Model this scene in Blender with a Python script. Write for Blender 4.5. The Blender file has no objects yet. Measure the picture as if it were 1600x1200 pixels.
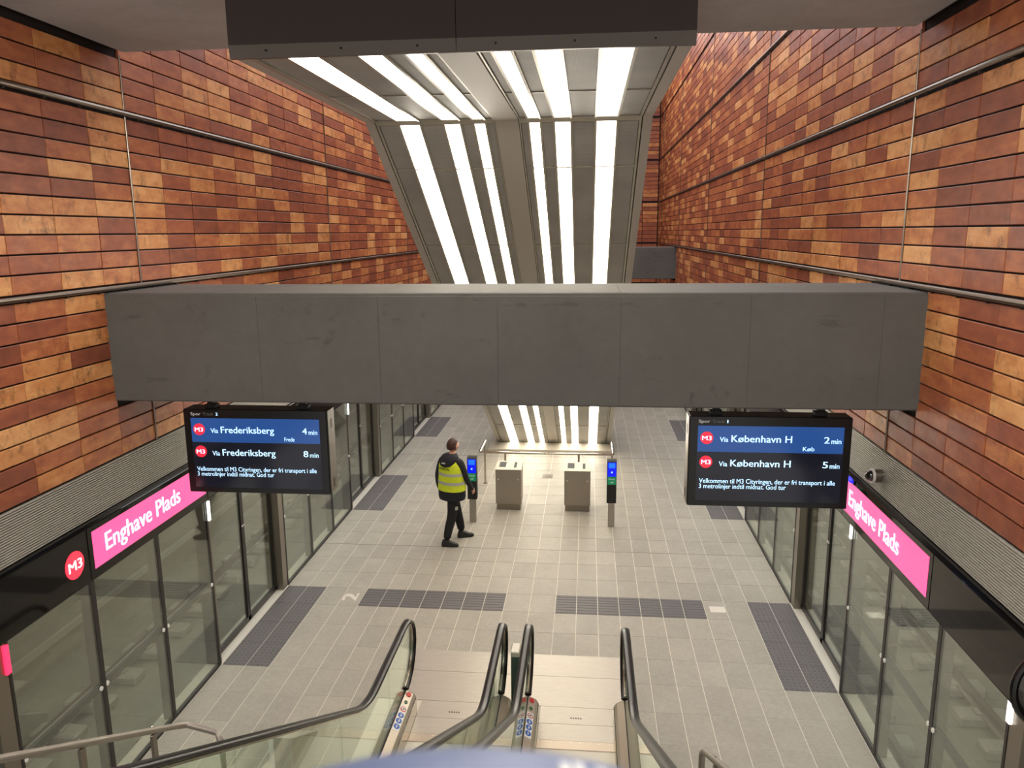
import bpy, bmesh, math, random
from mathutils import Vector, Matrix

random.seed(7)
SC = bpy.context.scene
COL = SC.collection

# ------------------------------------------------------------------ camera
CAM = Vector((0.747, 0.0, 5.08))
cd = bpy.data.cameras.new('camera')
cam = bpy.data.objects.new('camera', cd)
COL.objects.link(cam)
Rm = ((0.99539792, 0.00990146, -0.09531496),
      (0.0954331, -0.19261726, 0.9766223),
      (-0.00868932, -0.98122401, -0.19267575))
cam.matrix_world = Matrix(((Rm[0][0], -Rm[0][1], -Rm[0][2], CAM.x),
                           (Rm[1][0], -Rm[1][1], -Rm[1][2], CAM.y),
                           (Rm[2][0], -Rm[2][1], -Rm[2][2], CAM.z),
                           (0, 0, 0, 1)))
cd.sensor_fit = 'HORIZONTAL'
cd.sensor_width = 34.6
cd.lens = 34.6 * 1209.0 / 1600.0
cd.clip_start = 0.02
cd.clip_end = 200
cd.dof.use_dof = True
cd.dof.focus_distance = 11.0
cd.dof.aperture_fstop = 10.0
SC.camera = cam

# ------------------------------------------------------------------ world, lights, exposure
w = bpy.data.worlds.new('world')
SC.world = w
w.use_nodes = True
w.node_tree.nodes['Background'].inputs[0].default_value = (1.0, 0.97, 0.93, 1)
w.node_tree.nodes['Background'].inputs[1].default_value = 0.8
SC.view_settings.view_transform = 'Standard'
SC.view_settings.look = 'None'
SC.view_settings.exposure = 0.0
SC.view_settings.gamma = 1.0
SC.view_settings.use_curve_mapping = False


def area(name, loc, sx, sy, power, color, rot=(0, 0, 0)):
    l = bpy.data.lights.new(name, 'AREA')
    l.shape = 'RECTANGLE'
    l.size = sx
    l.size_y = sy
    l.energy = power
    l.color = color
    o = bpy.data.objects.new(name, l)
    o.location = loc
    o.rotation_euler = rot
    COL.objects.link(o)
    return o


NEUT = (1.0, 0.96, 0.89)
# unseen fill lights added below the slab, tilted to brighten the near walls
for sx in (-1, 1):
    area('ceiling_luminaire', (2.0 * sx, 1.2, 6.62), 1.0, 4.6, 370, NEUT, (0, math.radians(-32 * sx), 0))
# daylight through the roof opening of the shaft
area('skylight', (0.6, 17.0, 11.3), 4.0, 20.0, 820, (0.88, 0.92, 1.0))
# added fill under the shaft roof, out of view, for walls and far floor
for sx in (-1, 1):
    area('wall_washer', (2.5 * sx, 17.5, 11.3), 0.6, 22.0, 300, NEUT)
# invented fill strips: under the door fascia for the floor, over the tracks
for sx in (-1, 1):
    area('fascia_lamp', (3.40 * sx, 14.0, 2.27), 0.08, 22.0, 100, NEUT, (0, math.radians(25 * sx), 0))
    area('track_lamp', (5.6 * sx, 13.0, 3.0), 0.5, 24.0, 95, (1.0, 0.99, 0.92))


# ------------------------------------------------------------------ material helpers
def s2l(c):
    return c / 12.92 if c <= 0.04045 else ((c + 0.055) / 1.055) ** 2.4


def rgb(r, g, b):
    return (s2l(r / 255), s2l(g / 255), s2l(b / 255), 1)


MATS = {}


def mat(name, col, rough=0.5, metal=0.0, emit=None, estr=0.0, noise=None, bump=None, coat=0.0, spec=None):
    """noise=(scale, amount, stretch), bump=(scale, strength)"""
    m = bpy.data.materials.new(name)
    m.use_nodes = True
    nt = m.node_tree
    b = nt.nodes['Principled BSDF']
    b.inputs['Base Color'].default_value = col
    b.inputs['Roughness'].default_value = rough
    b.inputs['Metallic'].default_value = metal
    if spec is not None:
        b.inputs['Specular IOR Level'].default_value = spec
    if coat:
        b.inputs['Coat Weight'].default_value = coat
    if emit:
        b.inputs['Emission Color'].default_value = emit
        b.inputs['Emission Strength'].default_value = estr
    if noise or bump:
        geo = nt.nodes.new('ShaderNodeNewGeometry')
        mp = nt.nodes.new('ShaderNodeMapping')
        nt.links.new(geo.outputs['Position'], mp.inputs['Vector'])
    if noise:
        sc, amt, st = noise
        mp.inputs['Scale'].default_value = st
        n = nt.nodes.new('ShaderNodeTexNoise')
        n.inputs['Scale'].default_value = sc
        n.inputs['Detail'].default_value = 6
        n.inputs['Roughness'].default_value = 0.65
        nt.links.new(mp.outputs[0], n.inputs['Vector'])
        r = nt.nodes.new('ShaderNodeMapRange')
        r.inputs['From Min'].default_value = 0.3
        r.inputs['From Max'].default_value = 0.7
        r.inputs['To Min'].default_value = 1 - amt
        r.inputs['To Max'].default_value = 1 + amt
        nt.links.new(n.outputs['Fac'], r.inputs['Value'])
        mx = nt.nodes.new('ShaderNodeVectorMath')
        mx.operation = 'SCALE'
        mx.inputs[0].default_value = col[:3]
        nt.links.new(r.outputs[0], mx.inputs['Scale'])
        nt.links.new(mx.outputs[0], b.inputs['Base Color'])
    if bump:
        n2 = nt.nodes.new('ShaderNodeTexNoise')
        n2.inputs['Scale'].default_value = bump[0]
        n2.inputs['Detail'].default_value = 4
        nt.links.new(geo.outputs['Position'], n2.inputs['Vector'])
        bp = nt.nodes.new('ShaderNodeBump')
        bp.inputs['Strength'].default_value = bump[1]
        bp.inputs['Distance'].default_value = 0.01
        nt.links.new(n2.outputs['Fac'], bp.inputs['Height'])
        nt.links.new(bp.outputs[0], b.inputs['Normal'])
    MATS[name] = m
    return m


def glass(name, tint, refl_ior=1.5, extra=0.03):
    m = bpy.data.materials.new(name)
    m.use_nodes = True
    nt = m.node_tree
    nt.nodes.remove(nt.nodes['Principled BSDF'])
    out = nt.nodes['Material Output']
    t = nt.nodes.new('ShaderNodeBsdfTransparent')
    t.inputs[0].default_value = tint
    g = nt.nodes.new('ShaderNodeBsdfGlossy')
    g.inputs['Roughness'].default_value = 0.0
    g.inputs['Color'].default_value = (0.95, 1.0, 0.97, 1)
    f = nt.nodes.new('ShaderNodeFresnel')
    # the same air-to-glass reflectance on both faces of the sheet
    ge = nt.nodes.new('ShaderNodeNewGeometry')
    io = nt.nodes.new('ShaderNodeMapRange')
    io.inputs['To Min'].default_value = refl_ior
    io.inputs['To Max'].default_value = 1.0 / refl_ior
    nt.links.new(ge.outputs['Backfacing'], io.inputs['Value'])
    nt.links.new(io.outputs[0], f.inputs['IOR'])
    a = nt.nodes.new('ShaderNodeMath')
    a.operation = 'ADD'
    a.inputs[1].default_value = extra
    mx = nt.nodes.new('ShaderNodeMixShader')
    nt.links.new(f.outputs[0], a.inputs[0])
    nt.links.new(a.outputs[0], mx.inputs[0])
    nt.links.new(t.outputs[0], mx.inputs[1])
    nt.links.new(g.outputs[0], mx.inputs[2])
    nt.links.new(mx.outputs[0], out.inputs['Surface'])
    MATS[name] = m
    return m


def concrete(name, col, stain=0.25, drips=False):
    m = mat(name, col, 0.75)
    nt = m.node_tree
    b = nt.nodes['Principled BSDF']
    geo = nt.nodes.new('ShaderNodeNewGeometry')

    def noise(scale, detail, rough=0.6):
        n = nt.nodes.new('ShaderNodeTexNoise')
        n.inputs['Scale'].default_value = scale
        n.inputs['Detail'].default_value = detail
        n.inputs['Roughness'].default_value = rough
        nt.links.new(geo.outputs['Position'], n.inputs['Vector'])
        return n

    def rng(src, a, bb, c, d):
        r = nt.nodes.new('ShaderNodeMapRange')
        for k, v in zip(('From Min', 'From Max', 'To Min', 'To Max'), (a, bb, c, d)):
            r.inputs[k].default_value = v
        nt.links.new(src, r.inputs['Value'])
        return r.outputs[0]
    big = rng(noise(1.1, 5).outputs['Fac'], 0.3, 0.7, 0.86, 1.14)
    fine = rng(noise(14, 6).outputs['Fac'], 0.3, 0.7, 0.95, 1.05)
    st = rng(noise(2.3, 7, 0.7).outputs['Fac'], 0.60, 0.70, 1.0, 1.0 - stain)
    p1 = nt.nodes.new('ShaderNodeMath'); p1.operation = 'MULTIPLY'
    p2 = nt.nodes.new('ShaderNodeMath'); p2.operation = 'MULTIPLY'
    nt.links.new(big, p1.inputs[0]); nt.links.new(fine, p1.inputs[1])
    nt.links.new(p1.outputs[0], p2.inputs[0]); nt.links.new(st, p2.inputs[1])
    last = p2.outputs[0]
    if drips:
        # formwork stains in long flat patches across the lower part of the beam
        mp = nt.nodes.new('ShaderNodeMapping')
        mp.inputs['Scale'].default_value = (0.75, 1.0, 3.2)
        nt.links.new(geo.outputs['Position'], mp.inputs[0])
        dn = nt.nodes.new('ShaderNodeTexNoise')
        dn.inputs['Scale'].default_value = 1.9
        dn.inputs['Detail'].default_value = 8
        dn.inputs['Roughness'].default_value = 0.62
        nt.links.new(mp.outputs[0], dn.inputs['Vector'])
        dark = rng(dn.outputs['Fac'], 0.615, 0.66, 1.0, 0.78)
        p3 = nt.nodes.new('ShaderNodeMath'); p3.operation = 'MULTIPLY'
        nt.links.new(last, p3.inputs[0]); nt.links.new(dark, p3.inputs[1])
        last = p3.outputs[0]
    v = nt.nodes.new('ShaderNodeVectorMath'); v.operation = 'SCALE'
    v.inputs[0].default_value = col[:3]
    nt.links.new(last, v.inputs['Scale'])
    nt.links.new(v.outputs[0], b.inputs['Base Color'])
    n = noise(60, 4)
    bp = nt.nodes.new('ShaderNodeBump')
    bp.inputs['Strength'].default_value = 0.15
    bp.inputs['Distance'].default_value = 0.004
    nt.links.new(n.outputs['Fac'], bp.inputs['Height'])
    nt.links.new(bp.outputs[0], b.inputs['Normal'])
    return m


def tile_mat(name, source, kind):
    """ceramic cladding / floor stone: per-piece tone from the object colour or from a face attribute"""
    m = bpy.data.materials.new(name)
    m.use_nodes = True
    nt = m.node_tree
    L = nt.links.new
    b = nt.nodes['Principled BSDF']
    if source == 'object':
        oi = nt.nodes.new('ShaderNodeObjectInfo')
        colr = oi.outputs['Color']
    else:
        at = nt.nodes.new('ShaderNodeAttribute')
        at.attribute_name = 'tone'
        colr = at.outputs['Color']
    sep = nt.nodes.new('ShaderNodeSeparateColor')
    L(colr, sep.inputs[0])
    tone, seed = sep.outputs[0], sep.outputs[1]
    geo = nt.nodes.new('ShaderNodeNewGeometry')

    def noise(scale, detail, stretch=(1, 1, 1), rough=0.6):
        mp = nt.nodes.new('ShaderNodeMapping')
        mp.inputs['Scale'].default_value = stretch
        L(geo.outputs['Position'], mp.inputs[0])
        n = nt.nodes.new('ShaderNodeTexNoise')
        n.noise_dimensions = '4D'
        n.inputs['Scale'].default_value = scale
        n.inputs['Detail'].default_value = detail
        n.inputs['Roughness'].default_value = rough
        L(mp.outputs[0], n.inputs['Vector'])
        k = nt.nodes.new('ShaderNodeMath'); k.operation = 'MULTIPLY'
        k.inputs[1].default_value = 37.0
        L(seed, k.inputs[0])
        L(k.outputs[0], n.inputs['W'])
        return n.outputs['Fac']

    def rng(src, a, bb, c, d):
        r = nt.nodes.new('ShaderNodeMapRange')
        for kk, v in zip(('From Min', 'From Max', 'To Min', 'To Max'), (a, bb, c, d)):
            r.inputs[kk].default_value = v
        L(src, r.inputs['Value'])
        return r.outputs[0]

    def math2(op, a, bb):
        k = nt.nodes.new('ShaderNodeMath'); k.operation = op
        for i, v in enumerate((a, bb)):
            if isinstance(v, float):
                k.inputs[i].default_value = v
            else:
                L(v, k.inputs[i])
        return k.outputs[0]

    def scale(vec, f):
        v = nt.nodes.new('ShaderNodeVectorMath'); v.operation = 'SCALE'
        L(vec, v.inputs[0]); L(f, v.inputs['Scale'])
        return v.outputs[0]
    ramp = nt.nodes.new('ShaderNodeValToRGB')
    cr = ramp.color_ramp
    if kind == 'wall':
        # mottling inside a tile shifts its tone along the firing ramp
        mot = rng(noise(5.0, 5, (1, 1, 2.2)), 0.3, 0.7, -0.2, 0.2)
        t = math2('ADD', tone, mot)
        L(t, ramp.inputs[0])
        stops = [(0.0, rgb(124, 68, 50)), (0.30, rgb(153, 85, 59)), (0.52, rgb(177, 104, 66)),
                 (0.72, rgb(202, 134, 80)), (1.0, rgb(224, 165, 108))]
        cr.elements[0].position = stops[0][0]; cr.elements[0].color = stops[0][1]
        cr.elements[1].position = stops[-1][0]; cr.elements[1].color = stops[-1][1]
        for p, c in stops[1:-1]:
            e = cr.elements.new(p); e.color = c
        streak = rng(noise(9.0, 7, (1, 1, 0.6), 0.75), 0.53, 0.67, 0.0, 1.0)
        amount = rng(tone, 0.40, 0.75, 0.10, 0.66)
        blot = rng(noise(3.2, 6, (1, 1, 1.4), 0.68), 0.60, 0.72, 0.0, 0.75)
        streak = math2('MAXIMUM', streak, blot)
        dark = math2('SUBTRACT', 1.0, math2('MULTIPLY', streak, amount))
        col = scale(ramp.outputs[0], dark)
        L(col, b.inputs['Base Color'])
        L(rng(noise(9.0, 4), 0.3, 0.7, 0.36, 0.55), b.inputs['Roughness'])
        b.inputs['Specular IOR Level'].default_value = 0.4
        bh = noise(11.0, 4, (1, 1, 0.6)); dist = 0.004; stg = 0.30
    else:
        L(tone, ramp.inputs[0])
        cr.elements[0].color = rgb(147, 142, 131)
        cr.elements[1].color = rgb(163, 157, 144)
        f1 = rng(noise(22.0, 6, (1, 1, 1), 0.75), 0.3, 0.7, 0.88, 1.12)
        f2 = rng(noise(2.4, 5), 0.3, 0.7, 0.93, 1.07)
        L(scale(ramp.outputs[0], math2('MULTIPLY', f1, f2)), b.inputs['Base Color'])
        L(rng(noise(3.0, 4), 0.3, 0.7, 0.42, 0.6), b.inputs['Roughness'])
        bh = noise(90.0, 3); dist = 0.002; stg = 0.15
    bp = nt.nodes.new('ShaderNodeBump')
    bp.inputs['Strength'].default_value = stg
    bp.inputs['Distance'].default_value = dist
    L(bh, bp.inputs['Height'])
    L(bp.outputs[0], b.inputs['Normal'])
    MATS[name] = m
    return m


WT_O = tile_mat('wall_ceramic', 'object', 'wall')
WT_A = tile_mat('wall_ceramic_field', 'attr', 'wall')
FT_O = tile_mat('floor_stone', 'object', 'floor')
FT_A = tile_mat('floor_stone_field', 'attr', 'floor')
concrete('concrete_beam', rgb(92, 90, 86), 0.4, True)
concrete('concrete_slab', rgb(176, 178, 181), 0.12)
concrete('concrete_track', rgb(150, 146, 132), 0.30)
mat('grout', rgb(222, 216, 202), 0.8)
mat('dark_gap', rgb(30, 18, 14), 0.9)
mat('steel', rgb(176, 170, 160), 0.32, 1.0, noise=(30, 0.06, (1, 1, 8)))
mat('brushed_steel', rgb(168, 161, 151), 0.45, 0.8, noise=(12, 0.08, (0.6, 8, 8)))
mat('bin_steel', rgb(156, 147, 135), 0.42, 0.75, noise=(10, 0.05, (8, 8, 0.5)))
mat('tube_steel', rgb(128, 118, 108), 0.36, 0.9)
mat('lid_steel', rgb(176, 168, 154), 0.5, 0.4)
mat('pole_steel', rgb(185, 178, 166), 0.22, 1.0)
mat('dark_steel', rgb(88, 80, 74), 0.35, 0.9)
mat('frame_dark', rgb(44, 40, 37), 0.4, 0.3)
mat('jamb_steel', rgb(140, 132, 122), 0.3, 0.9)
mat('threshold', rgb(205, 200, 188), 0.45, 0.2)
mat('fascia_black', rgb(20, 18, 17), 0.05, 0.0, spec=0.3)
mat('grille_metal', rgb(186, 180, 170), 0.42, 0.15)
mat('soffit_brown', rgb(58, 47, 44), 0.65, 0.0)
mat('soffit_frame', rgb(168, 162, 150), 0.36, 0.6)
mat('soffit_spine', rgb(172, 167, 159), 0.5, 0.15)
mat('tactile', rgb(92, 88, 88), 0.5, noise=(30, 0.10, (1, 1, 1)))
mat('inlay', rgb(214, 208, 196), 0.4, 0.4)
mat('drain_metal', rgb(120, 114, 106), 0.45, 0.6)
mat('rubber', rgb(12, 10, 10), 0.3, 0.0, spec=0.4)
mat('black_plastic', rgb(14, 13, 14), 0.25)
mat('black_matte', rgb(20, 19, 20), 0.6)
mat('white_paint', rgb(228, 226, 220), 0.4)
mat('deck_metal', rgb(196, 186, 170), 0.33, 0.7)
mat('step_metal', rgb(120, 116, 110), 0.4, 0.8)
mat('comb_metal', rgb(172, 158, 142), 0.4, 0.7)
mat('lamp_white', rgb(255, 250, 236), 0.5, emit=(1.0, 0.93, 0.80, 1), estr=10.5)
mat('lamp_indicator', rgb(255, 255, 250), 0.5, emit=(1, 0.97, 0.9, 1), estr=1.6)
mat('lamp_red', rgb(230, 20, 50), 0.4, emit=(1.0, 0.03, 0.10, 1), estr=1.8)
mat('lamp_blue', rgb(30, 30, 255), 0.4, emit=(0.02, 0.02, 1.0, 1), estr=1.2)
mat('sign_pink', rgb(240, 90, 150), 0.3, emit=rgb(247, 92, 156), estr=0.95)
mat('sign_white', rgb(255, 255, 255), 0.4, emit=(1, 0.97, 0.98, 1), estr=1.3)
mat('sign_red', rgb(235, 30, 60), 0.4, emit=rgb(250, 60, 80), estr=1.1)
mat('screen_blue', rgb(20, 40, 80), 0.15, emit=rgb(38, 78, 142), estr=0.9)
mat('screen_dark', rgb(12, 12, 18), 0.12, emit=rgb(26, 27, 38), estr=0.7)
mat('screen_red', rgb(200, 30, 50), 0.3, emit=rgb(236, 42, 62), estr=0.95)
mat('screen_text', rgb(200, 230, 255), 0.3, emit=rgb(176, 222, 255), estr=1.15)
mat('screen_grey', rgb(120, 116, 112), 0.4, emit=rgb(190, 184, 178), estr=0.6)
mat('screen_dim', rgb(60, 58, 56), 0.4, emit=rgb(92, 88, 84), estr=0.6)
mat('card_blue', rgb(10, 20, 220), 0.2, emit=rgb(8, 22, 235), estr=1.0)
mat('card_sky', rgb(20, 100, 235), 0.2, emit=rgb(30, 110, 240), estr=0.9)
mat('card_dot', rgb(150, 200, 255), 0.2, emit=rgb(150, 210, 255), estr=1.5)
mat('card_green', rgb(12, 120, 80), 0.35, emit=rgb(10, 120, 78), estr=0.5)
mat('button_red', rgb(206, 32, 36), 0.4)
mat('button_green', rgb(40, 92, 56), 0.4)
mat('picto_blue', rgb(48, 104, 196), 0.45)
mat('picto_white', rgb(240, 240, 240), 0.5)
mat('picto_red', rgb(206, 60, 52), 0.45)
mat('cloth_navy', rgb(26, 27, 34), 0.85, noise=(40, 0.2, (1, 1, 1)))
mat('trousers', rgb(19, 19, 22), 0.85, noise=(30, 0.2, (1, 1, 1)))
mat('shoe', rgb(24, 22, 22), 0.5)
mat('vest', rgb(206, 220, 40), 0.75, noise=(22, 0.08, (1, 1, 1)))
mat('reflective', rgb(172, 172, 164), 0.5)
mat('skin', rgb(206, 156, 130), 0.55)
mat('hair', rgb(62, 34, 24), 0.6, noise=(60, 0.3, (1, 1, 0.3)))
mat('balloon', rgb(112, 126, 166), 0.4)
mat('rail_steel', rgb(120, 108, 98), 0.4, 0.7)
mat('sleeper', rgb(176, 172, 160), 0.8)
mat('centre_glass', rgb(70, 92, 84), 0.15, 0.0)
glass('screen_glass', (0.93, 0.95, 0.91, 1), 1.5, 0.04)
glass('balustrade_glass', (0.90, 0.95, 0.90, 1), 1.45, 0.015)
mat('camera_dome', rgb(30, 28, 28), 0.05, coat=1.0)


def perforated():
    m = mat('perforated', rgb(112, 105, 96), 0.55, 0.2)
    nt = m.node_tree
    b = nt.nodes['Principled BSDF']
    geo = nt.nodes.new('ShaderNodeNewGeometry')
    n = nt.nodes.new('ShaderNodeTexNoise')
    n.inputs['Scale'].default_value = 1.7
    n.inputs['Detail'].default_value = 5
    nt.links.new(geo.outputs['Position'], n.inputs['Vector'])
    r = nt.nodes.new('ShaderNodeMapRange')
    for k, v in zip(('From Min', 'From Max', 'To Min', 'To Max'), (0.3, 0.7, 0.86, 1.14)):
        r.inputs[k].default_value = v
    nt.links.new(n.outputs['Fac'], r.inputs['Value'])
    vo = nt.nodes.new('ShaderNodeTexVoronoi')
    vo.inputs['Scale'].default_value = 130
    vo.inputs['Randomness'].default_value = 0
    nt.links.new(geo.outputs['Position'], vo.inputs['Vector'])
    h = nt.nodes.new('ShaderNodeMapRange')
    for k, v in zip(('From Min', 'From Max', 'To Min', 'To Max'), (0.32, 0.42, 0.55, 1.0)):
        h.inputs[k].default_value = v
    nt.links.new(vo.outputs['Distance'], h.inputs['Value'])
    k = nt.nodes.new('ShaderNodeMath'); k.operation = 'MULTIPLY'
    nt.links.new(r.outputs[0], k.inputs[0]); nt.links.new(h.outputs[0], k.inputs[1])
    v = nt.nodes.new('ShaderNodeVectorMath'); v.operation = 'SCALE'
    v.inputs[0].default_value = rgb(160, 157, 152)[:3]
    nt.links.new(k.outputs[0], v.inputs['Scale'])
    nt.links.new(v.outputs[0], b.inputs['Base Color'])


perforated()


# ------------------------------------------------------------------ geometry helpers
class G:
    """collects geometry in world coordinates"""

    def __init__(self):
        self.v = []
        self.f = []

    def add(self, vs, fs):
        n = len(self.v)
        self.v += [Vector(p) for p in vs]
        self.f += [tuple(i + n for i in f) for f in fs]
        return self

    def box(self, x0, x1, y0, y1, z0, z1):
        vs = [(x, y, z) for z in (z0, z1) for y in (y0, y1) for x in (x0, x1)]
        return self.add(vs, [(0, 2, 3, 1), (4, 5, 7, 6), (0, 1, 5, 4), (2, 6, 7, 3), (0, 4, 6, 2), (1, 3, 7, 5)])

    def cbox(self, x0, x1, y0, y1, z0, z1, c):
        """box with chamfered edges"""
        bm = bmesh.new()
        vs = [bm.verts.new((x, y, z)) for z in (z0, z1) for y in (y0, y1) for x in (x0, x1)]
        for f in [(0, 2, 3, 1), (4, 5, 7, 6), (0, 1, 5, 4), (2, 6, 7, 3), (0, 4, 6, 2), (1, 3, 7, 5)]:
            bm.faces.new([vs[i] for i in f])
        bmesh.ops.bevel(bm, geom=bm.edges[:], offset=c, segments=1, affect='EDGES')
        bm.verts.index_update()
        self.add([v.co.copy() for v in bm.verts], [[v.index for v in f.verts] for f in bm.faces])
        bm.free()
        return self

    def prism(self, poly, axis, a, b):
        """poly of 2D points, extruded along axis from a to b; axis x: (y,z), y: (x,z), z: (x,y)"""
        def mk(p, t):
            return {'x': (t, p[0], p[1]), 'y': (p[0], t, p[1]), 'z': (p[0], p[1], t)}[axis]
        n = len(poly)
        vs = [mk(p, a) for p in poly] + [mk(p, b) for p in poly]
        fs = [tuple(range(n))[::-1], tuple(range(n, 2 * n))]
        fs += [(i, (i + 1) % n, n + (i + 1) % n, n + i) for i in range(n)]
        return self.add(vs, fs)

    def tube(self, pts, r, n=10, rz=None, up=(0, 0, 1), caps=True):
        """swept ellipse (r sideways, rz upwards) along a polyline"""
        pts = [Vector(p) for p in pts]
        rz = rz or r
        rings = []
        for i, p in enumerate(pts):
            d = (pts[min(i + 1, len(pts) - 1)] - pts[max(i - 1, 0)]).normalized()
            u = Vector(up)
            s = d.cross(u)
            if s.length < 1e-4:
                s = d.cross(Vector((0, 1, 0)))
            s.normalize()
            u = s.cross(d).normalized()
            rings.append([p + s * (r * math.cos(2 * math.pi * k / n)) + u * (rz * math.sin(2 * math.pi * k / n))
                          for k in range(n)])
        return self.loft(rings, caps)

    def loft(self, rings, caps=True):
        n = len(rings[0])
        vs = [p for ring in rings for p in ring]
        fs = []
        for i in range(len(rings) - 1):
            for k in range(n):
                a, b = i * n + k, i * n + (k + 1) % n
                fs.append((a, b, b + n, a + n))
        if caps:
            fs.append(tuple(range(n))[::-1])
            fs.append(tuple(range((len(rings) - 1) * n, len(rings) * n)))
        return self.add(vs, fs)

    def cyl(self, c, r, h, axis='z', n=24, r2=None):
        r2 = r if r2 is None else r2
        c = Vector(c)
        rings = []
        for t, rr in ((0, r), (h, r2)):
            ring = []
            for k in range(n):
                a = 2 * math.pi * k / n
                p = {'z': (rr * math.cos(a), rr * math.sin(a), t), 'y': (rr * math.cos(a), t, -rr * math.sin(a)),
                     'x': (t, rr * math.cos(a), rr * math.sin(a))}[axis]
                ring.append(c + Vector(p))
            rings.append(ring)
        return self.loft(rings)

    def ellipsoid(self, c, rx, ry, rz, nu=16, nv=10, fn=None):
        c = Vector(c)
        rings = []
        for j in range(1, nv):
            t = math.pi * j / nv
            ring = []
            for k in range(nu):
                a = 2 * math.pi * k / nu
                p = Vector((rx * math.sin(t) * math.cos(a), ry * math.sin(t) * math.sin(a), -rz * math.cos(t)))
                if fn:
                    p = fn(p)
                ring.append(c + p)
            rings.append(ring)
        return self.loft(rings)


WORLD = {}   # world position of every object's origin


def mesh_of(name, g, origin):
    me = bpy.data.meshes.new(name)
    me.from_pydata([tuple(Vector(p) - origin) for p in g.v], [], g.f)
    bm = bmesh.new()
    bm.from_mesh(me)
    bmesh.ops.recalc_face_normals(bm, faces=bm.faces[:])
    bm.to_mesh(me)
    bm.free()
    return me


def smooth(me, ang=35):
    me.polygons.foreach_set('use_smooth', [True] * len(me.polygons))
    try:
        me.set_sharp_from_angle(angle=math.radians(ang))
    except Exception:
        pass


def link(name, me, m, parent, at):
    o = bpy.data.objects.new(name, me)
    if m is not None and me is not None and not me.materials:
        me.materials.append(MATS[m] if isinstance(m, str) else m)
    COL.objects.link(o)
    WORLD[o.name] = Vector(at)
    if parent is not None:
        o.parent = parent
        o.location = Vector(at) - WORLD[parent.name]
    else:
        o.location = at
    return o


def obj(name, g, m, parent=None, sm=False, origin=None):
    if origin is None:
        lo = Vector([min(p[i] for p in g.v) for i in range(3)])
        hi = Vector([max(p[i] for p in g.v) for i in range(3)])
        origin = (lo + hi) / 2
        if parent is None:
            origin.z = lo.z
    origin = Vector(origin)
    me = mesh_of(name, g, origin)
    if sm:
        smooth(me)
    return link(name, me, m, parent, origin)


def tag(o, label, cat, group=None):
    o['label'] = label
    o['category'] = cat
    if group:
        o['group'] = group
    return o


def thing(name, at, label, cat, group=None):
    o = link(name, None, None, None, at)
    o.empty_display_size = 0.2
    return tag(o, label, cat, group)


def struct(o):
    o['kind'] = 'structure'
    return o


def shell(name, at):
    return struct(link(name, None, None, None, at))


def text(name, s, P, right, up, width, m, parent, height=None, bold=0.0, thick=0.002):
    """flat lettering; P = left end of the baseline, fitted to the given width"""
    cu = bpy.data.curves.new('lettering', 'FONT')
    cu.body = s
    cu.size = 1.0
    cu.resolution_u = 3
    tmp = bpy.data.objects.new('lettering', cu)
    COL.objects.link(tmp)
    dg = bpy.context.evaluated_depsgraph_get()
    dg.update()
    me0 = bpy.data.meshes.new_from_object(tmp.evaluated_get(dg))
    vs = [v.co.copy() for v in me0.vertices]
    fs = [tuple(p.vertices) for p in me0.polygons]
    bpy.data.objects.remove(tmp)
    bpy.data.meshes.remove(me0)
    bpy.data.curves.remove(cu)
    x0 = min(v.x for v in vs); x1 = max(v.x for v in vs)
    k = width / (x1 - x0)
    ky = k if height is None else height / 0.73
    right = Vector(right).normalized(); up = Vector(up).normalized()
    nrm = right.cross(up)
    P = Vector(P)
    sh = [0.0] if bold <= 0 else [-bold * 2.2, 0.0, bold * 2.2]
    pts, fall = [], []
    for n_, d_ in enumerate(sh):
        fall += [tuple(i + len(pts) for i in f) for f in fs]
        pts += [P + right * ((v.x - x0 + d_) * k) + up * (v.y * ky) + nrm * (thick + 0.0002 * n_) for v in vs]
    fs = fall
    c = sum(pts, Vector()) / len(pts)
    me = bpy.data.meshes.new(name)
    me.from_pydata([tuple(p - c) for p in pts], [], fs)
    o = link(name, me, m, parent, c)
    o['kind'] = 'stuff'
    return o


# ================================================================== THE SETTING
XW = 3.39          # tile wall face
XG = 3.60          # fixed platform glass
XD = 3.72          # sliding doors
XF = 3.30          # black fascia over the doors
YEND = 30.2

# ---------------------------------------------------------------- floor
floor = struct(obj('floor', G().box(-3.78, 3.78, -3.0, YEND, -0.30, -0.003), 'grout'))
jx = [0.0] + [0.354 + 0.2907 * k for k in range(9)] + [3.0]
half = [(jx[i], jx[i + 1]) for i in range(len(jx) - 1) if jx[i + 1] - jx[i] > 0.1]
half[-1] = (half[-1][0], 3.0)
half += [(3.0, 3.2925), (3.2925, 3.585)]
cols = [(-b, -a) for a, b in reversed(half)] + half
PR = 0.531
rows = [(8.116 + PR * k, 8.116 + PR * (k + 1)) for k in range(-16, 41)]
DOOR_TACT = [(0, 4), (10, 14), (20, 24), (30, 34), (-10, -6)]


def is_tactile(x, k):
    if abs(x) > 3.0:
        return 'stud' if any(a <= k < b for a, b in DOOR_TACT) else None
    if k == 3 and 0.354 < abs(x) < 2.40:
        return 'bar'
    return None


def project(p):
    d = Vector(p) - CAM
    c = [sum(Rm[i][j] * d[i] for i in range(3)) for j in range(3)]
    if c[2] <= 0.1:
        return None
    return 800 + 1209 * c[0] / c[2], 600 + 1209 * c[1] / c[2], c[2]


def in_view(p, mx=30):
    q = project(p)
    return q is not None and -mx < q[0] < 1600 + mx and -mx < q[1] < 1200 + mx


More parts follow.
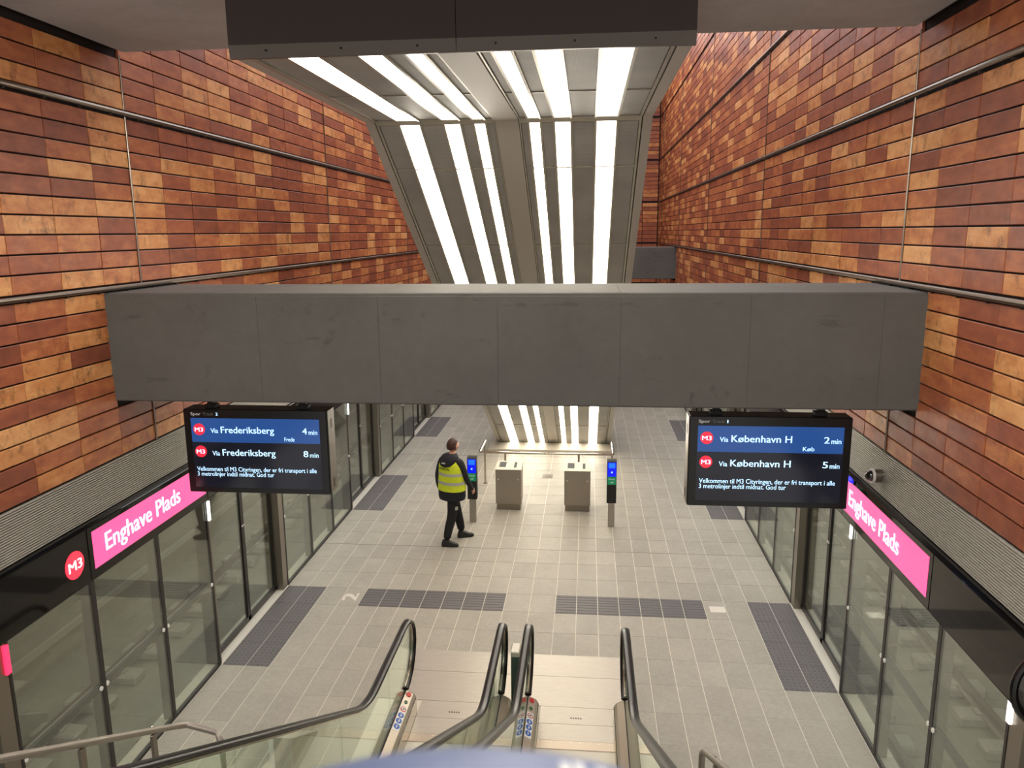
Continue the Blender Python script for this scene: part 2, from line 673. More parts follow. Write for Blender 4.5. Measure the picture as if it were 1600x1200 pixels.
GAP = 0.0036
cand, field = [], []
for (a, b) in cols:
    for k, (c, d) in zip(range(-16, 41), rows):
        cx, cy = (a + b) / 2, (c + d) / 2
        if is_tactile(cx, k):
            continue
        if -1.55 < cx < 1.25 and cy < 8.65:      # escalator pit and landing plates
            if d <= 8.66 or c < 8.6:
                if c < 8.64 < d:
                    field.append((a, b, 8.65, d))
                continue
        field.append((a, b, c, d))
for t in list(field):
    cx, cy = (t[0] + t[1]) / 2, (t[2] + t[3]) / 2
    if in_view((cx, cy, 0)) and cy < 26:
        cand.append(t)
cand.sort(key=lambda t: (t[2] + t[3]) / 2)
single = set(cand[:300])


def tone_floor():
    return (min(1, max(0, random.gauss(0.5, 0.16))), random.random(), 0, 1)


shared = {}
g = G(); tones = []
for t in field:
    a, b, c, d = t
    if t in single:
        key = (round(b - a, 3), round(d - c, 3))
        if key not in shared:
            hx, hy = (b - a) / 2 - GAP, (d - c) / 2 - GAP
            shared[key] = mesh_of('floor_tile', G().box(-hx, hx, -hy, hy, -0.012, 0.0), Vector())
        o = link('floor_tile', shared[key], FT_O, floor, ((a + b) / 2, (c + d) / 2, 0.0))
        o.color = tone_floor()
    else:
        g.box(a + GAP, b - GAP, c + GAP, d - GAP, -0.012, 0.0)
        tones += [tone_floor()] * 6


def attr_obj(name, g, tones, m, parent):
    me = bpy.data.meshes.new(name)
    org = Vector(WORLD[parent.name])
    me.from_pydata([tuple(p - org) for p in g.v], [], g.f)
    me.update()
    at = me.attributes.new('tone', 'FLOAT_COLOR', 'FACE')
    flat = [c for t in tones for c in t]
    at.data.foreach_set('color', flat)
    o = link(name, me, m, parent, org)
    o['kind'] = 'stuff'
    return o


attr_obj('floor_tile_field', g, tones, FT_A, floor)

# tactile paving: ridged guide strips and studded door fields
tshared = {}
for (a, b) in cols:
    for k, (c, d) in zip(range(-16, 41), rows):
        kind = is_tactile((a + b) / 2, k)
        if not kind or not (-3 < (c + d) / 2 < 27):
            continue
        key = (round(b - a, 3), kind)
        if key not in tshared:
            hx, hy = (b - a) / 2 - GAP, (d - c) / 2 - GAP
            gg = G().box(-hx, hx, -hy, hy, -0.012, 0.001)
            if kind == 'bar':
                for i in range(7):
                    y = -hy + (i + 0.5) * 2 * hy / 7
                    gg.prism([(y - 0.022, 0.001), (y - 0.013, 0.007), (y + 0.013, 0.007), (y + 0.022, 0.001)], 'x', -hx + 0.008, hx - 0.008)
            else:
                for i in range(5):
                    for j in range(8):
                        x = -hx + (i + 0.5) * 2 * hx / 5
                        y = -hy + (j + 0.5) * 2 * hy / 8
                        gg.cyl((x, y, 0.001), 0.015, 0.005, 'z', 6, 0.009)
            tshared[key] = mesh_of('tactile_tile', gg, Vector())
        link('tactile_tile', tshared[key], 'tactile', floor, ((a + b) / 2, (c + d) / 2, 0.0))
# inlaid track numbers and the expansion joint
text('track_number', '2', (-2.46, 9.86, 0.001), (0, 1, 0), (-1, 0, 0), 0.20, 'inlay', floor, 0.22, 0.02)
text('track_number', '1', (2.46, 10.03, 0.001), (0, -1, 0), (1, 0, 0), 0.09, 'inlay', floor, 0.22, 0.02)
obj('expansion_joint', G().box(-3.58, 3.58, 11.826, 11.836, -0.004, 0.0006), 'dark_steel', floor)
obj('expansion_joint', G().box(-3.58, 3.58, 17.13, 17.14, -0.004, 0.0006), 'dark_steel', floor)

# ---------------------------------------------------------------- tiled shaft walls
RH = 0.1455
ZONES = [3.145, 4.655, 6.175, 7.695, 9.215]
YP = 0.546
Y0 = 6.89


def tile_mesh(w, h):
    hw, hh, c = w / 2, h / 2, 0.004
    t = 0.022
    vs = []
    for x, e in ((-t, 0), (-c * 0.7, 0), (0, c)):
        vs += [(x, -hw + e, -hh + e), (x, hw - e, -hh + e), (x, hw - e, hh - e), (x, -hw + e, hh - e)]
    fs = [(8, 9, 10, 11)]
    for k in (0, 4):
        for i in range(4):
            j = (i + 1) % 4
            fs.append((k + i, k + j, k + 4 + j, k + 4 + i))
    return vs, fs


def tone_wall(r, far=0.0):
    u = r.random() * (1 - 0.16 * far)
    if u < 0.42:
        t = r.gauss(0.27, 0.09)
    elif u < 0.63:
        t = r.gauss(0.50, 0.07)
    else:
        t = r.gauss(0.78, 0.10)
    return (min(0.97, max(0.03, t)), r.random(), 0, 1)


tw, th = YP - 0.005, RH - 0.013
TV, TF = tile_mesh(tw, th)
for side, s in (('left', -1), ('right', 1)):
    r = random.Random(11 if s < 0 else 31)
    wall = shell('wall_' + side, (s * XW, 12, 3.12))
    obj('wall_backing', G().box(s * (XW + 0.028), s * (XW + 0.20), 2.9, YEND + 0.2, 3.10, 11.4), 'dark_gap', wall)
    spots = []
    for k in range(-7, 43):
        yc = Y0 + YP * (k + 0.5)
        if yc > YEND:
            continue
        for zi, z0 in enumerate(ZONES):
            for i in range(10):
                zc = z0 + RH * (i + 0.5)
                if yc < Y0 and zc + RH / 2 > 6.66:
                    continue
                if 6.25 < yc < 7.52 and 3.63 < zc < 4.66:       # pocket of the near beam
                    continue
                if 23.9 < yc < 25.0 and 3.63 < zc < 4.62:
                    continue
                spots.append((yc, zc))

    def size(sp):
        if not in_view((s * XW, sp[0], sp[1]), 20):
            return 0
        q = project((s * XW, sp[0], sp[1]))
        hid = (165 < q[0] < 1448 and 450 < q[1] < 640)
        if q[1] < 45 and 360 < q[0] < 1095:
            hid = True
        return 0 if hid else 1 / q[2]
    spots.sort(key=size, reverse=True)
    me = bpy.data.meshes.new('wall_tile')
    vv = [Vector((-s * p[0], p[1] * (-s), p[2])) for p in TV]
    me.from_pydata([tuple(p) for p in vv], [], TF)
    bm = bmesh.new(); bm.from_mesh(me)
    for f in bm.faces:
        f.normal_update()
    if [f for f in bm.faces if len(f.verts) == 4][0].normal.x * s > 0:
        bmesh.ops.reverse_faces(bm, faces=bm.faces[:])
    bm.to_mesh(me); bm.free()
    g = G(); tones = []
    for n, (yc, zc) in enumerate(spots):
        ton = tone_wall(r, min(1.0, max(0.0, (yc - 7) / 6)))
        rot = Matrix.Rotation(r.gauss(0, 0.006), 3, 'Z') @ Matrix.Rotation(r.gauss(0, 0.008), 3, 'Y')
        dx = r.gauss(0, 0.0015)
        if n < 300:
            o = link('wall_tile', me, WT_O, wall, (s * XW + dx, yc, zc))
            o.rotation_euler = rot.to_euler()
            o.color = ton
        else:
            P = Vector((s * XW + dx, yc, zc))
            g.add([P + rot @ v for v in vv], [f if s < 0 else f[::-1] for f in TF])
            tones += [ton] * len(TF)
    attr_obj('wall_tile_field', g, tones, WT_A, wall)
    # horizontal tubes in the course gaps and the vertical rods
    for z in (4.628, 6.147, 7.668):
        y0 = 3.0 if z < 6.6 else 7.0
        gg = G().tube([(s * 3.375, y0, z), (s * 3.375, YEND - 0.05, z)], 0.021, 10)
        rail = obj('rail_tube', gg, 'tube_steel', wall, True)
        gb = G()
        y = y0 + 0.3
        while y < 14:
            gb.cyl((s * 3.375, y, z - 0.035), 0.009, 0.03, 'z', 6)
            gb.box(min(s * 3.37, s * 3.42), max(s * 3.37, s * 3.42), y - 0.012, y + 0.012, z - 0.037, z - 0.027)
            y += 0.42
        obj('bracket', gb, 'dark_steel', rail)
    for k in range(5):
        y = Y0 + 5.46 * k
        for za, zb in ((3.13, 3.64), (4.65, 6.12), (6.18, 7.64), (7.70, 9.16)):
            if k > 0 and za < 4:
                zb = 4.60
            if k == 0 and za > 6:
                zb = 6.64 if za < 7 else za
            if zb > za:
                obj('cover_rod', G().tube([(s * 3.384, y, za), (s * 3.384, y, zb)], 0.0075, 8), 'jamb_steel', wall, True)

# end wall of the shaft, in the same ceramic
wf = shell('wall_far', (0, YEND, 0))
obj('wall_backing', G().box(-3.42, 3.42, YEND, YEND + 0.3, 0, 11.4), 'dark_gap', wf)
g = G(); tones = []
r = random.Random(5)
for i in range(-6, 6):
    for z0 in ZONES:
        for j in range(10):
            x = (i + 0.5) * 0.56
            z = z0 + RH * (j + 0.5)
            g.add([Vector((x - p[1], YEND - 0.022 - p[0], z + p[2])) for p in TV], TF)
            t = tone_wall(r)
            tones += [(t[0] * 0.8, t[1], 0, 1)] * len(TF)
attr_obj('wall_tile_field', g, tones, WT_A, wf)

# ---------------------------------------------------------------- ceiling slab (notched round the escalator casing) and shaft roof
YV = 6.87
ceil = shell('ceiling', (0, 0, 6.66))
obj('slab_panel', G().box(-3.33, -1.43, -3.0, YV, 6.66, 7.05), 'concrete_slab', ceil)
obj('slab_panel', G().box(1.37, 3.33, -3.0, YV, 6.66, 7.05), 'concrete_slab', ceil)
obj('slab_panel', G().box(-1.43, 1.37, -3.0, 4.70, 6.66, 7.05), 'concrete_slab', ceil)
obj('shaft_roof', G().box(-3.5, 3.5, 4.0, YEND + 0.3, 11.4, 11.6), 'concrete_slab', ceil)
obj('shaft_upstand', G().box(-3.5, 3.5, 4.0, 4.2, 7.05, 11.4), 'concrete_slab', ceil)
for s in (-1, 1):
    obj('shadow_gap', G().box(min(s * 3.33, s * 3.41), max(s * 3.33, s * 3.41), -3.0, YV, 6.70, 7.05), 'dark_gap', ceil)

# ---------------------------------------------------------------- fascia, grille, track trough on each side
n_trim = 1
for side, s in (('left', -1), ('right', 1)):
    tr = shell('trim_%d' % n_trim, (s * XF, 12, 2.28)); n_trim += 1
    ys = [1.72, 3.63, 5.60, 7.60, 9.2, 10.8, 12.4, 14.0, 15.6, 17.2, 18.8, 20.4, 22.0, 23.6, 25.2, 26.8]
    for a, b in zip(ys, ys[1:]):
        x0, x1 = sorted((s * XF, s * (XF + 0.10)))
        obj('fascia_panel', G().cbox(x0, x1, a + 0.002, b - 0.002, 2.285, 2.735, 0.006), 'fascia_black', tr)
    x0, x1 = sorted((s * (XF + 0.01), s * (XF + 0.45)))
    obj('fascia_soffit', G().box(x0, x1, 1.7, 26.8, 2.272, 2.286), 'black_matte', tr)
    x0, x1 = sorted((s * (XF + 0.03), s * 3.46))
    obj('fascia_cap', G().box(x0, x1, 1.7, 26.8, 2.735, 2.76), 'black_plastic', tr)
    gr = shell('trim_%d' % n_trim, (s * 3.38, 12, 2.76)); n_trim += 1
    NR = 20
    for a, b in zip([1.6 + 2.0 * k for k in range(13)], [3.6 + 2.0 * k for k in range(13)]):
        poly = []
        for i in range(NR):
            z0 = 2.758 + i * (3.128 - 2.758) / NR
            dz = (3.128 - 2.758) / NR
            xa = XF + 0.055 + (XW - XF - 0.055) * (i / NR)
            poly += [(s * (xa + 0.03), z0), (s * (xa + 0.03), z0 + dz * 0.48), (s * xa, z0 + dz * 0.52), (s * xa, z0 + dz * 0.95)]
        poly += [(s * 3.44, 3.128), (s * 3.44, 2.758)]
        obj('grille_panel', G().prism(poly, 'y', a + 0.002, b - 0.002), 'grille_metal', gr)

    # track trough
    tb = shell('floor_track_' + side, (s * 5.5, 12, -1.2))
    x0, x1 = sorted((s * 3.78, s * 7.45))
    obj('track_slab', G().box(x0, x1, 0, YEND, -1.45, -1.2), 'concrete_track', tb)
    x0, x1 = sorted((s * 3.40, s * 3.79))
    obj('platform_edge', G().box(min(s * 3.70, s * 3.79), max(s * 3.70, s * 3.79), -1, YEND, -1.2, -0.01), 'concrete_track', tb)
    x0, x1 = sorted((s * 7.05, s * 7.45))
    obj('walkway_ledge', G().box(x0, x1, 0, YEND, -1.2, -0.75), 'concrete_track', tb)
    x0, x1 = sorted((s * 7.45, s * 7.7))
    obj('tunnel_wall', G().box(x0, x1, -1, YEND, -1.45, 3.3), 'concrete_track', tb)
    x0, x1 = sorted((s * 3.42, s * 7.7))
    obj('tunnel_roof', G().box(x0, x1, -1, YEND, 3.1, 3.3), 'concrete_track', tb)
    obj('tunnel_end', G().box(x0, x1, YEND, YEND + 0.2, -1.45, 3.3), 'concrete_track', tb)
    x0, x1 = sorted((s * 7.0, s * 7.06))
    obj('cable_duct', G().box(x0, x1, 0, YEND, -0.80, -0.70), 'sleeper', tb)

    tk = thing('railway_track', (s * 5.16, 12, -1.2), 'steel running rails on concrete blocks behind the %s platform glass' % side, 'track')
    prof = [(-0.07, 0), (0.07, 0), (0.07, 0.015), (0.015, 0.035), (0.015, 0.10), (0.036, 0.115), (0.036, 0.15), (-0.036, 0.15),
            (-0.036, 0.115), (-0.015, 0.10), (-0.015, 0.035), (-0.07, 0.015)]
    for xr in (4.45, 5.885):
        obj('rail', G().prism([(s * xr + p[0], -1.06 + p[1]) for p in prof], 'y', 0.2, YEND - 0.2), 'rail_steel', tk)
    bme = mesh_of('rail_block', G().cbox(-0.32, 0.32, -0.14, 0.14, 0, 0.14, 0.025).box(-0.11, 0.11, -0.07, 0.07, 0.14, 0.165), Vector())
    for xr in (4.45, 5.885):
        y = 4.9
        while y < 22:
            link('rail_block', bme, 'sleeper', tk, (s * xr, y, -1.2))
            y += 0.66

# ---------------------------------------------------------------- platform screens: fixed glass (window_n) and sliding doors (door_n)
FIX = [(4.95, 8.11), (10.25, 13.44), (15.57, 18.76), (20.88, 24.08)]
DOORS = [(2.82, 4.95), (8.11, 10.25), (13.44, 15.57), (18.76, 20.88), (24.08, 26.2)]
nw = nd = 1


def sb(s, xa, xb, *r):
    x0, x1 = sorted((s * xa, s * xb))
    return G().box(x0, x1, *r)


for side, s in (('left', -1), ('right', 1)):
    for (a, b) in FIX:
        wn = shell('window_%d' % nw, (s * XG, (a + b) / 2, 0)); nw += 1
        ps = [a + (b - a) * i / 3 for i in range(4)]
        for i in range(3):
            y0, y1 = ps[i], ps[i + 1]
            obj('pane', sb(s, XG - 0.004, XG + 0.008, y0 + 0.012, y1 - 0.012, 0.03, 2.275), 'screen_glass', wn)
            mr = obj('mid_rail', sb(s, XG + 0.010, XG + 0.045, y0 + 0.03, y1 - 0.03, 1.02, 1.085), 'frame_dark', wn)
            obj('rail_cap', sb(s, XG + 0.046, XG + 0.056, y0 + 0.03, y1 - 0.03, 1.080, 1.089), 'jamb_steel', mr)
            obj('bottom_rail', sb(s, XG - 0.012, XG + 0.03, y0, y1, 0.0, 0.035), 'frame_dark', wn)
            for yy in (y0 + 0.045, y1 - 0.045):
                obj('fixing', G().cyl((s * (XG - 0.005) - 0.006, yy, 1.055), 0.021, 0.012, 'x', 14), 'white_paint', wn)
        for i, y in enumerate(ps):
            wd = 0.028
            y0 = max(a, y - wd); y1 = min(b, y + wd)
            obj('post', sb(s, XG - 0.008, XG + 0.016, y0, y1, 0.0, 2.28), 'frame_dark', wn)
            if 0 < i < 3:
                obj('rear_fin', sb(s, XG + 0.016, XG + 0.11, y - 0.02, y + 0.02, 0.0, 2.28), 'jamb_steel', wn)
    for di, (a, b) in enumerate(DOORS):
        dn = shell('door_%d' % nd, (s * XD, (a + b) / 2, 0)); nd += 1
        obj('threshold_strip', sb(s, 3.588, 3.78, a, b, -0.02, 0.004), 'threshold', dn)
        for (y0, y1) in ((a - 0.0, a + 0.035), (b - 0.16, b)):
            jb = obj('jamb', sb(s, XG - 0.004, XD + 0.05, y0, y1, 0.0, 2.28), 'jamb_steel', dn)
            if y0 == a:
                pass
        m = (a + b) / 2
        for (y0, y1) in ((a + 0.035, m - 0.003), (m + 0.003, b - 0.16)):
            lf = obj('door_leaf', sb(s, XD - 0.006, XD + 0.006, y0 + 0.03, y1 - 0.03, 0.07, 2.27), 'screen_glass', dn)
            fr = sb(s, XD - 0.022, XD + 0.022, y0, y0 + 0.035, 0.012, 2.275)
            for args in ((y1 - 0.035, y1, 0.012, 2.275), (y0, y1, 0.012, 0.08)):
                q = sb(s, XD - 0.022, XD + 0.022, *args)
                fr.add(q.v, q.f)
            obj('leaf_frame', fr, 'frame_dark', lf)
            obj('finger_dot', G().cyl((s * (XD - 0.022) - 0.004, (y1 - 0.018) if y0 < m - 0.5 else (y0 + 0.018), 1.35), 0.014, 0.008, 'x', 10), 'white_paint', lf)
        # status lamp at the head of the near jamb
        lampm = 'lamp_red' if (s < 0 and di == 0) else 'lamp_indicator'
        yj = b - 0.012 if di == 0 else a + 0.012
        obj('status_lamp', sb(s, XG - 0.026, XG - 0.004, yj - 0.022, yj + 0.022, 1.83, 2.06), lampm, dn)

# ================================================================== THINGS
# ---------------------------------------------------------------- concrete beams
def beam(y0, y1, label, joints):
    t = thing('concrete_beam', (0, (y0 + y1) / 2, 3.645), label, 'beam')
    z0, z1, c = 3.645, 4.592, 0.028
    xs = [-3.50] + joints + [3.50]
    for a, b in zip(xs, xs[1:]):
        poly = [(y0, z0 + 0.012), (y0 + 0.012, z0), (y1, z0), (y1, z1), (y0 + c, z1), (y0, z1 - c)]
        g = G().prism(poly, 'x', a + 0.0012, b - 0.0012)
        obj('face_panel', g, 'concrete_beam', t)
    obj('beam_core', G().box(-3.5, 3.5, y0 + 0.004, y1 - 0.02, z0 + 0.006, z1 - 0.006), 'concrete_beam', t)
    return t


beam(6.32, 7.47, 'broad grey concrete beam spanning the hall above both hanging departure screens', [-2.04, -0.99, 0.015, 1.02, 2.05, 3.07])
beam(24.0, 25.0, 'distant grey concrete beam behind the lit escalator underside', [-2.0, 0.0, 2.0])

# ---------------------------------------------------------------- lit escalator underside
XS = -0.03
HW = 1.372
YN, YFOLD, ZS = 4.78, 7.65, 6.14
SL = math.tan(math.radians(30))
su = thing('escalator_underside', (XS, 18.2, 0), 'grey panelled underside of a rising escalator with six rows of white lights', 'escalator underside')


def spt(u, y, off):
    """point on the underside: u across, y along, off = metres proud of the panel plane (downwards)"""
    if y <= YFOLD:
        return Vector((XS + u, y, ZS - off))
    return Vector((XS + u, y, ZS - (y - YFOLD) * SL)) + Vector((0, -0.5, -0.866)) * off


def slab(u0, u1, y0, y1, off0, off1):
    g = G()
    vs = [spt(u, y, o) for o in (off0, off1) for y in (y0, y1) for u in (u0, u1)]
    if y0 < YFOLD + 0.2 and y1 > YFOLD and y0 >= YFOLD:
        pass
    return g.add(vs, [(0, 2, 3, 1), (4, 5, 7, 6), (0, 1, 5, 4), (2, 6, 7, 3), (0, 4, 6, 2), (1, 3, 7, 5)])


YB = 18.27
segs = [(YN + 0.02, 6.27), (6.27, YFOLD - 0.05)] + [(YFOLD + 0.06, 8.34)] + [(8.34 + 1.42 * k, 8.34 + 1.42 * (k + 1)) for k in range(7)]
segs[-1] = (segs[-1][0], YB)
LIGHTS = [(-1.035, -0.855), (-0.600, -0.462), (-0.308, -0.218), (0.218, 0.308), (0.462, 0.600), (0.855, 1.035)]
PANELS = [(-1.245, -1.060), (-0.830, -0.625), (-0.437, -0.333), (-0.193, -0.135), (0.135, 0.193), (0.333, 0.437), (0.625, 0.830), (1.060, 1.245)]
for (a, b) in segs:
    for (u0, u1) in PANELS:
        obj('perforated_panel', slab(u0, u1, a + 0.008, b - 0.008, -0.03, 0.0), 'perforated', su)
    for (u0, u1) in LIGHTS:
        obj('light_panel', slab(u0, u1, a + 0.006, b - 0.006, -0.03, 0.006), 'lamp_white', su)
runs = [(YN + 0.01, YFOLD), (YFOLD, YB)]
for (a, b) in runs:
    for (u0, u1) in LIGHTS:
        for (e0, e1) in ((u0 - 0.024, u0 - 0.004), (u1 + 0.004, u1 + 0.024)):
            obj('light_trim', slab(e0, e1, a, b, -0.03, 0.016), 'soffit_frame', su)
    obj('spine_cover', slab(-0.112, 0.112, a, b, -0.03, 0.022), 'soffit_spine', su)
    for sg in (-1, 1):
        e = sorted((sg * 0.118, sg * 0.130))
        obj('spine_trim', slab(e[0], e[1], a, b, -0.03, 0.012), 'soffit_frame', su)
        e = sorted((sg * 1.250, sg * 1.272))
        obj('edge_trim', slab(e[0], e[1], a, b, -0.03, 0.014), 'soffit_frame', su)
        e = sorted((sg * 1.284, sg * HW))
        obj('side_panel', slab(e[0], e[1], a, b, -0.03, 0.010), 'soffit_spine', su)
    obj('panel_backing', slab(-1.30, 1.30, a, b, -0.06, -0.025), 'frame_dark', su)
for (u0, u1) in ((-1.25, -0.13), (0.13, 1.25)):
    obj('fold_trim', slab(u0, u1, YFOLD - 0.045, YFOLD - 0.001, -0.03, 0.008), 'soffit_frame', su)
    obj('fold_trim', slab(u0, u1, YFOLD + 0.001, YFOLD + 0.055, -0.03, 0.008), 'soffit_frame', su)
for (a, b) in segs[1:2] + segs[3:]:
    g = slab(-1.25, -0.13, a - 0.007, a + 0.007, -0.03, 0.009)
    q = slab(0.13, 1.25, a - 0.007, a + 0.007, -0.03, 0.009)
    g.add(q.v, q.f)
    obj('cross_trim', g, 'soffit_frame', su)
# casing behind the panels and the dark end fascia
cas = [(YN + 0.03, ZS + 0.03), (YFOLD + 0.01, ZS + 0.03), (YB + 0.05, 0.02), (YB + 1.9, 0.02), (8.2, 7.0), (YN + 0.03, 7.0)]
obj('casing', G().prism(cas, 'x', XS - HW + 0.01, XS + HW - 0.01), 'soffit_spine', su)
for (x0, x1) in ((XS - HW - 0.012, XS - 0.002), (XS + 0.002, XS + HW + 0.012)):
    obj('end_fascia', G().box(x0, x1, YN - 0.01, YN + 0.028, ZS + 0.055, 7.6), 'soffit_brown', su)
    et = obj('end_trim', G().prism([(YN - 0.012, ZS + 0.055), (YN + 0.028, ZS + 0.055), (YN + 0.028, ZS - 0.02), (YN + 0.005, ZS - 0.02)], 'x', x0, x1), 'dark_steel', su)
    for i in range(3):
        obj('screw', G().cyl((x0 + (i + 0.5) * (x1 - x0) / 3, YN - 0.016, ZS + 0.02), 0.006, 0.008, 'y', 8), 'black_matte', et)

# steel plinth at its foot
tag(obj('plinth', G().cbox(-1.55, 1.36, 17.42, 18.04, 0.0, 0.09, 0.01), 'lid_steel'),
    'low brushed steel plinth at the foot of the lit escalator underside', 'plinth')

# ---------------------------------------------------------------- guard rail in front of the plinth
gr = thing('guard_rail', (0, 14.9, 0), 'low U-shaped steel tube barrier behind the two litter bins', 'barrier')
z = 0.89
obj('top_tube', G().tube([(-1.30, 15.2, z), (-1.30, 14.42, z), (-1.29, 14.37, z), (-1.26, 14.36, z), (1.24, 14.36, z), (1.27, 14.37, z), (1.28, 14.42, z), (1.28, 15.2, z)], 0.022, 10), 'pole_steel', gr, True)
for (x, y) in ((-1.30, 15.14), (1.28, 15.14), (-0.80, 14.36), (0.62, 14.36)):
    p = obj('post', G().cyl((x, y, 0), 0.02, z, 'z', 14), 'pole_steel', gr, True)
    obj('foot_ring', G().cyl((x, y, 0), 0.042, 0.008, 'z', 16), 'pole_steel', p, True)

# ---------------------------------------------------------------- litter bins
def litter_bin(x0, x1, label):
    y0, y1 = 13.60, 14.02
    t = thing('litter_bin', ((x0 + x1) / 2, (y0 + y1) / 2, 0), label, 'bin')
    obj('base', G().box(x0 + 0.018, x1 - 0.018, y0 + 0.035, y1 - 0.02, 0, 0.125), 'jamb_steel', t)
    obj('body', G().cbox(x0, x1, y0 + 0.012, y1, 0.12, 0.775, 0.006), 'bin_steel', t)
    dr = obj('front_door', G().cbox(x0 + 0.006, x1 - 0.006, y0, y0 + 0.014, 0.125, 0.765, 0.004), 'bin_steel', t)
    for x in (x0 + 0.055, x1 - 0.055):
        obj('lock', G().cyl((x, y0 - 0.006, 0.60), 0.011, 0.008, 'y', 12), 'white_paint', dr)
    lid = obj('lid', G().prism([(y0 - 0.004, 0.775), (y1 + 0.002, 0.775), (y1 + 0.002, 0.83), (y0 - 0.004, 0.79)], 'x', x0 - 0.004, x1 + 0.004), 'lid_steel', t)
    w = x1 - x0

    def hole(u0, u1, v0, v1):
        zz = lambda y: 0.79 + (y - y0) * 0.04 / (y1 - y0)
        ya, yb = y0 + v0 * (y1 - y0), y0 + v1 * (y1 - y0)
        g = G().prism([(ya, zz(ya) - 0.02), (yb, zz(yb) - 0.02), (yb, zz(yb) + 0.002), (ya, zz(ya) + 0.002)], 'x', x0 + u0 * w, x0 + u1 * w)
        obj('opening', g, 'black_matte', lid)
    hole(0.12, 0.38, 0.28, 0.88)
    hole(0.70, 0.80, 0.25, 0.85)


litter_bin(-0.905, -0.428, 'square stainless litter bin nearer to the person in the yellow vest')
litter_bin(0.365, 0.845, 'square stainless litter bin nearer to the right-hand card reader post')

# ---------------------------------------------------------------- card readers
def validator(x, y, label):
    t = thing('card_reader', (x, y, 0), label, 'card reader')
    obj('post', G().cbox(x - 0.057, x + 0.057, y - 0.04, y + 0.04, 0, 0.46, 0.004), 'brushed_steel', t)
    hd = obj('head', G().prism([(y - 0.06, 0.44), (y + 0.075, 0.44), (y + 0.075, 1.205), (y - 0.02, 1.205), (y - 0.06, 1.185)], 'x', x - 0.082, x + 0.082), 'black_matte', t)
    f = y - 0.0615
    sc = obj('screen', G().box(x - 0.072, x + 0.072, f - 0.001, f + 0.002, 0.925, 1.175), 'card_blue', t)
    obj('display_field', G().box(x - 0.055, x + 0.055, f - 0.003, f - 0.001, 1.075, 1.165), 'card_sky', sc)
    obj('target_dot', G().cyl((x, f - 0.004, 1.0), 0.014, 0.003, 'y', 14), 'card_dot', sc)
    gl = obj('instruction_label', G().box(x - 0.072, x + 0.072, f - 0.001, f + 0.002, 0.775, 0.92), 'card_green', t)
    text('lettering', 'Check', (x - 0.055, f - 0.002, 0.865), (1, 0, 0), (0, 0, 1), 0.11, 'picto_white', gl, None, 0.005)
    text('lettering', 'ud', (x - 0.022, f - 0.002, 0.805), (1, 0, 0), (0, 0, 1), 0.046, 'picto_white', gl, None, 0.005)


validator(-1.24, 12.99, 'card reader post with blue screen beside the person in the yellow vest')
validator(1.205, 12.96, 'card reader post with blue screen standing alone right of the bins')

# ---------------------------------------------------------------- floor hatch
t = thing('floor_hatch', (-0.045, 15.70, 0), 'small rectangular metal hatch in the floor between the bins and the barrier', 'hatch')
obj('frame', G().box(-0.155, 0.065, 15.57, 15.83, -0.004, 0.002), 'drain_metal', t)
obj('cover', G().box(-0.135, 0.045, 15.60, 15.80, 0.002, 0.005), 'drain_metal', t)
obj('slot', G().box(-0.105, 0.015, 15.68, 15.72, 0.005, 0.006), 'dark_steel', t)


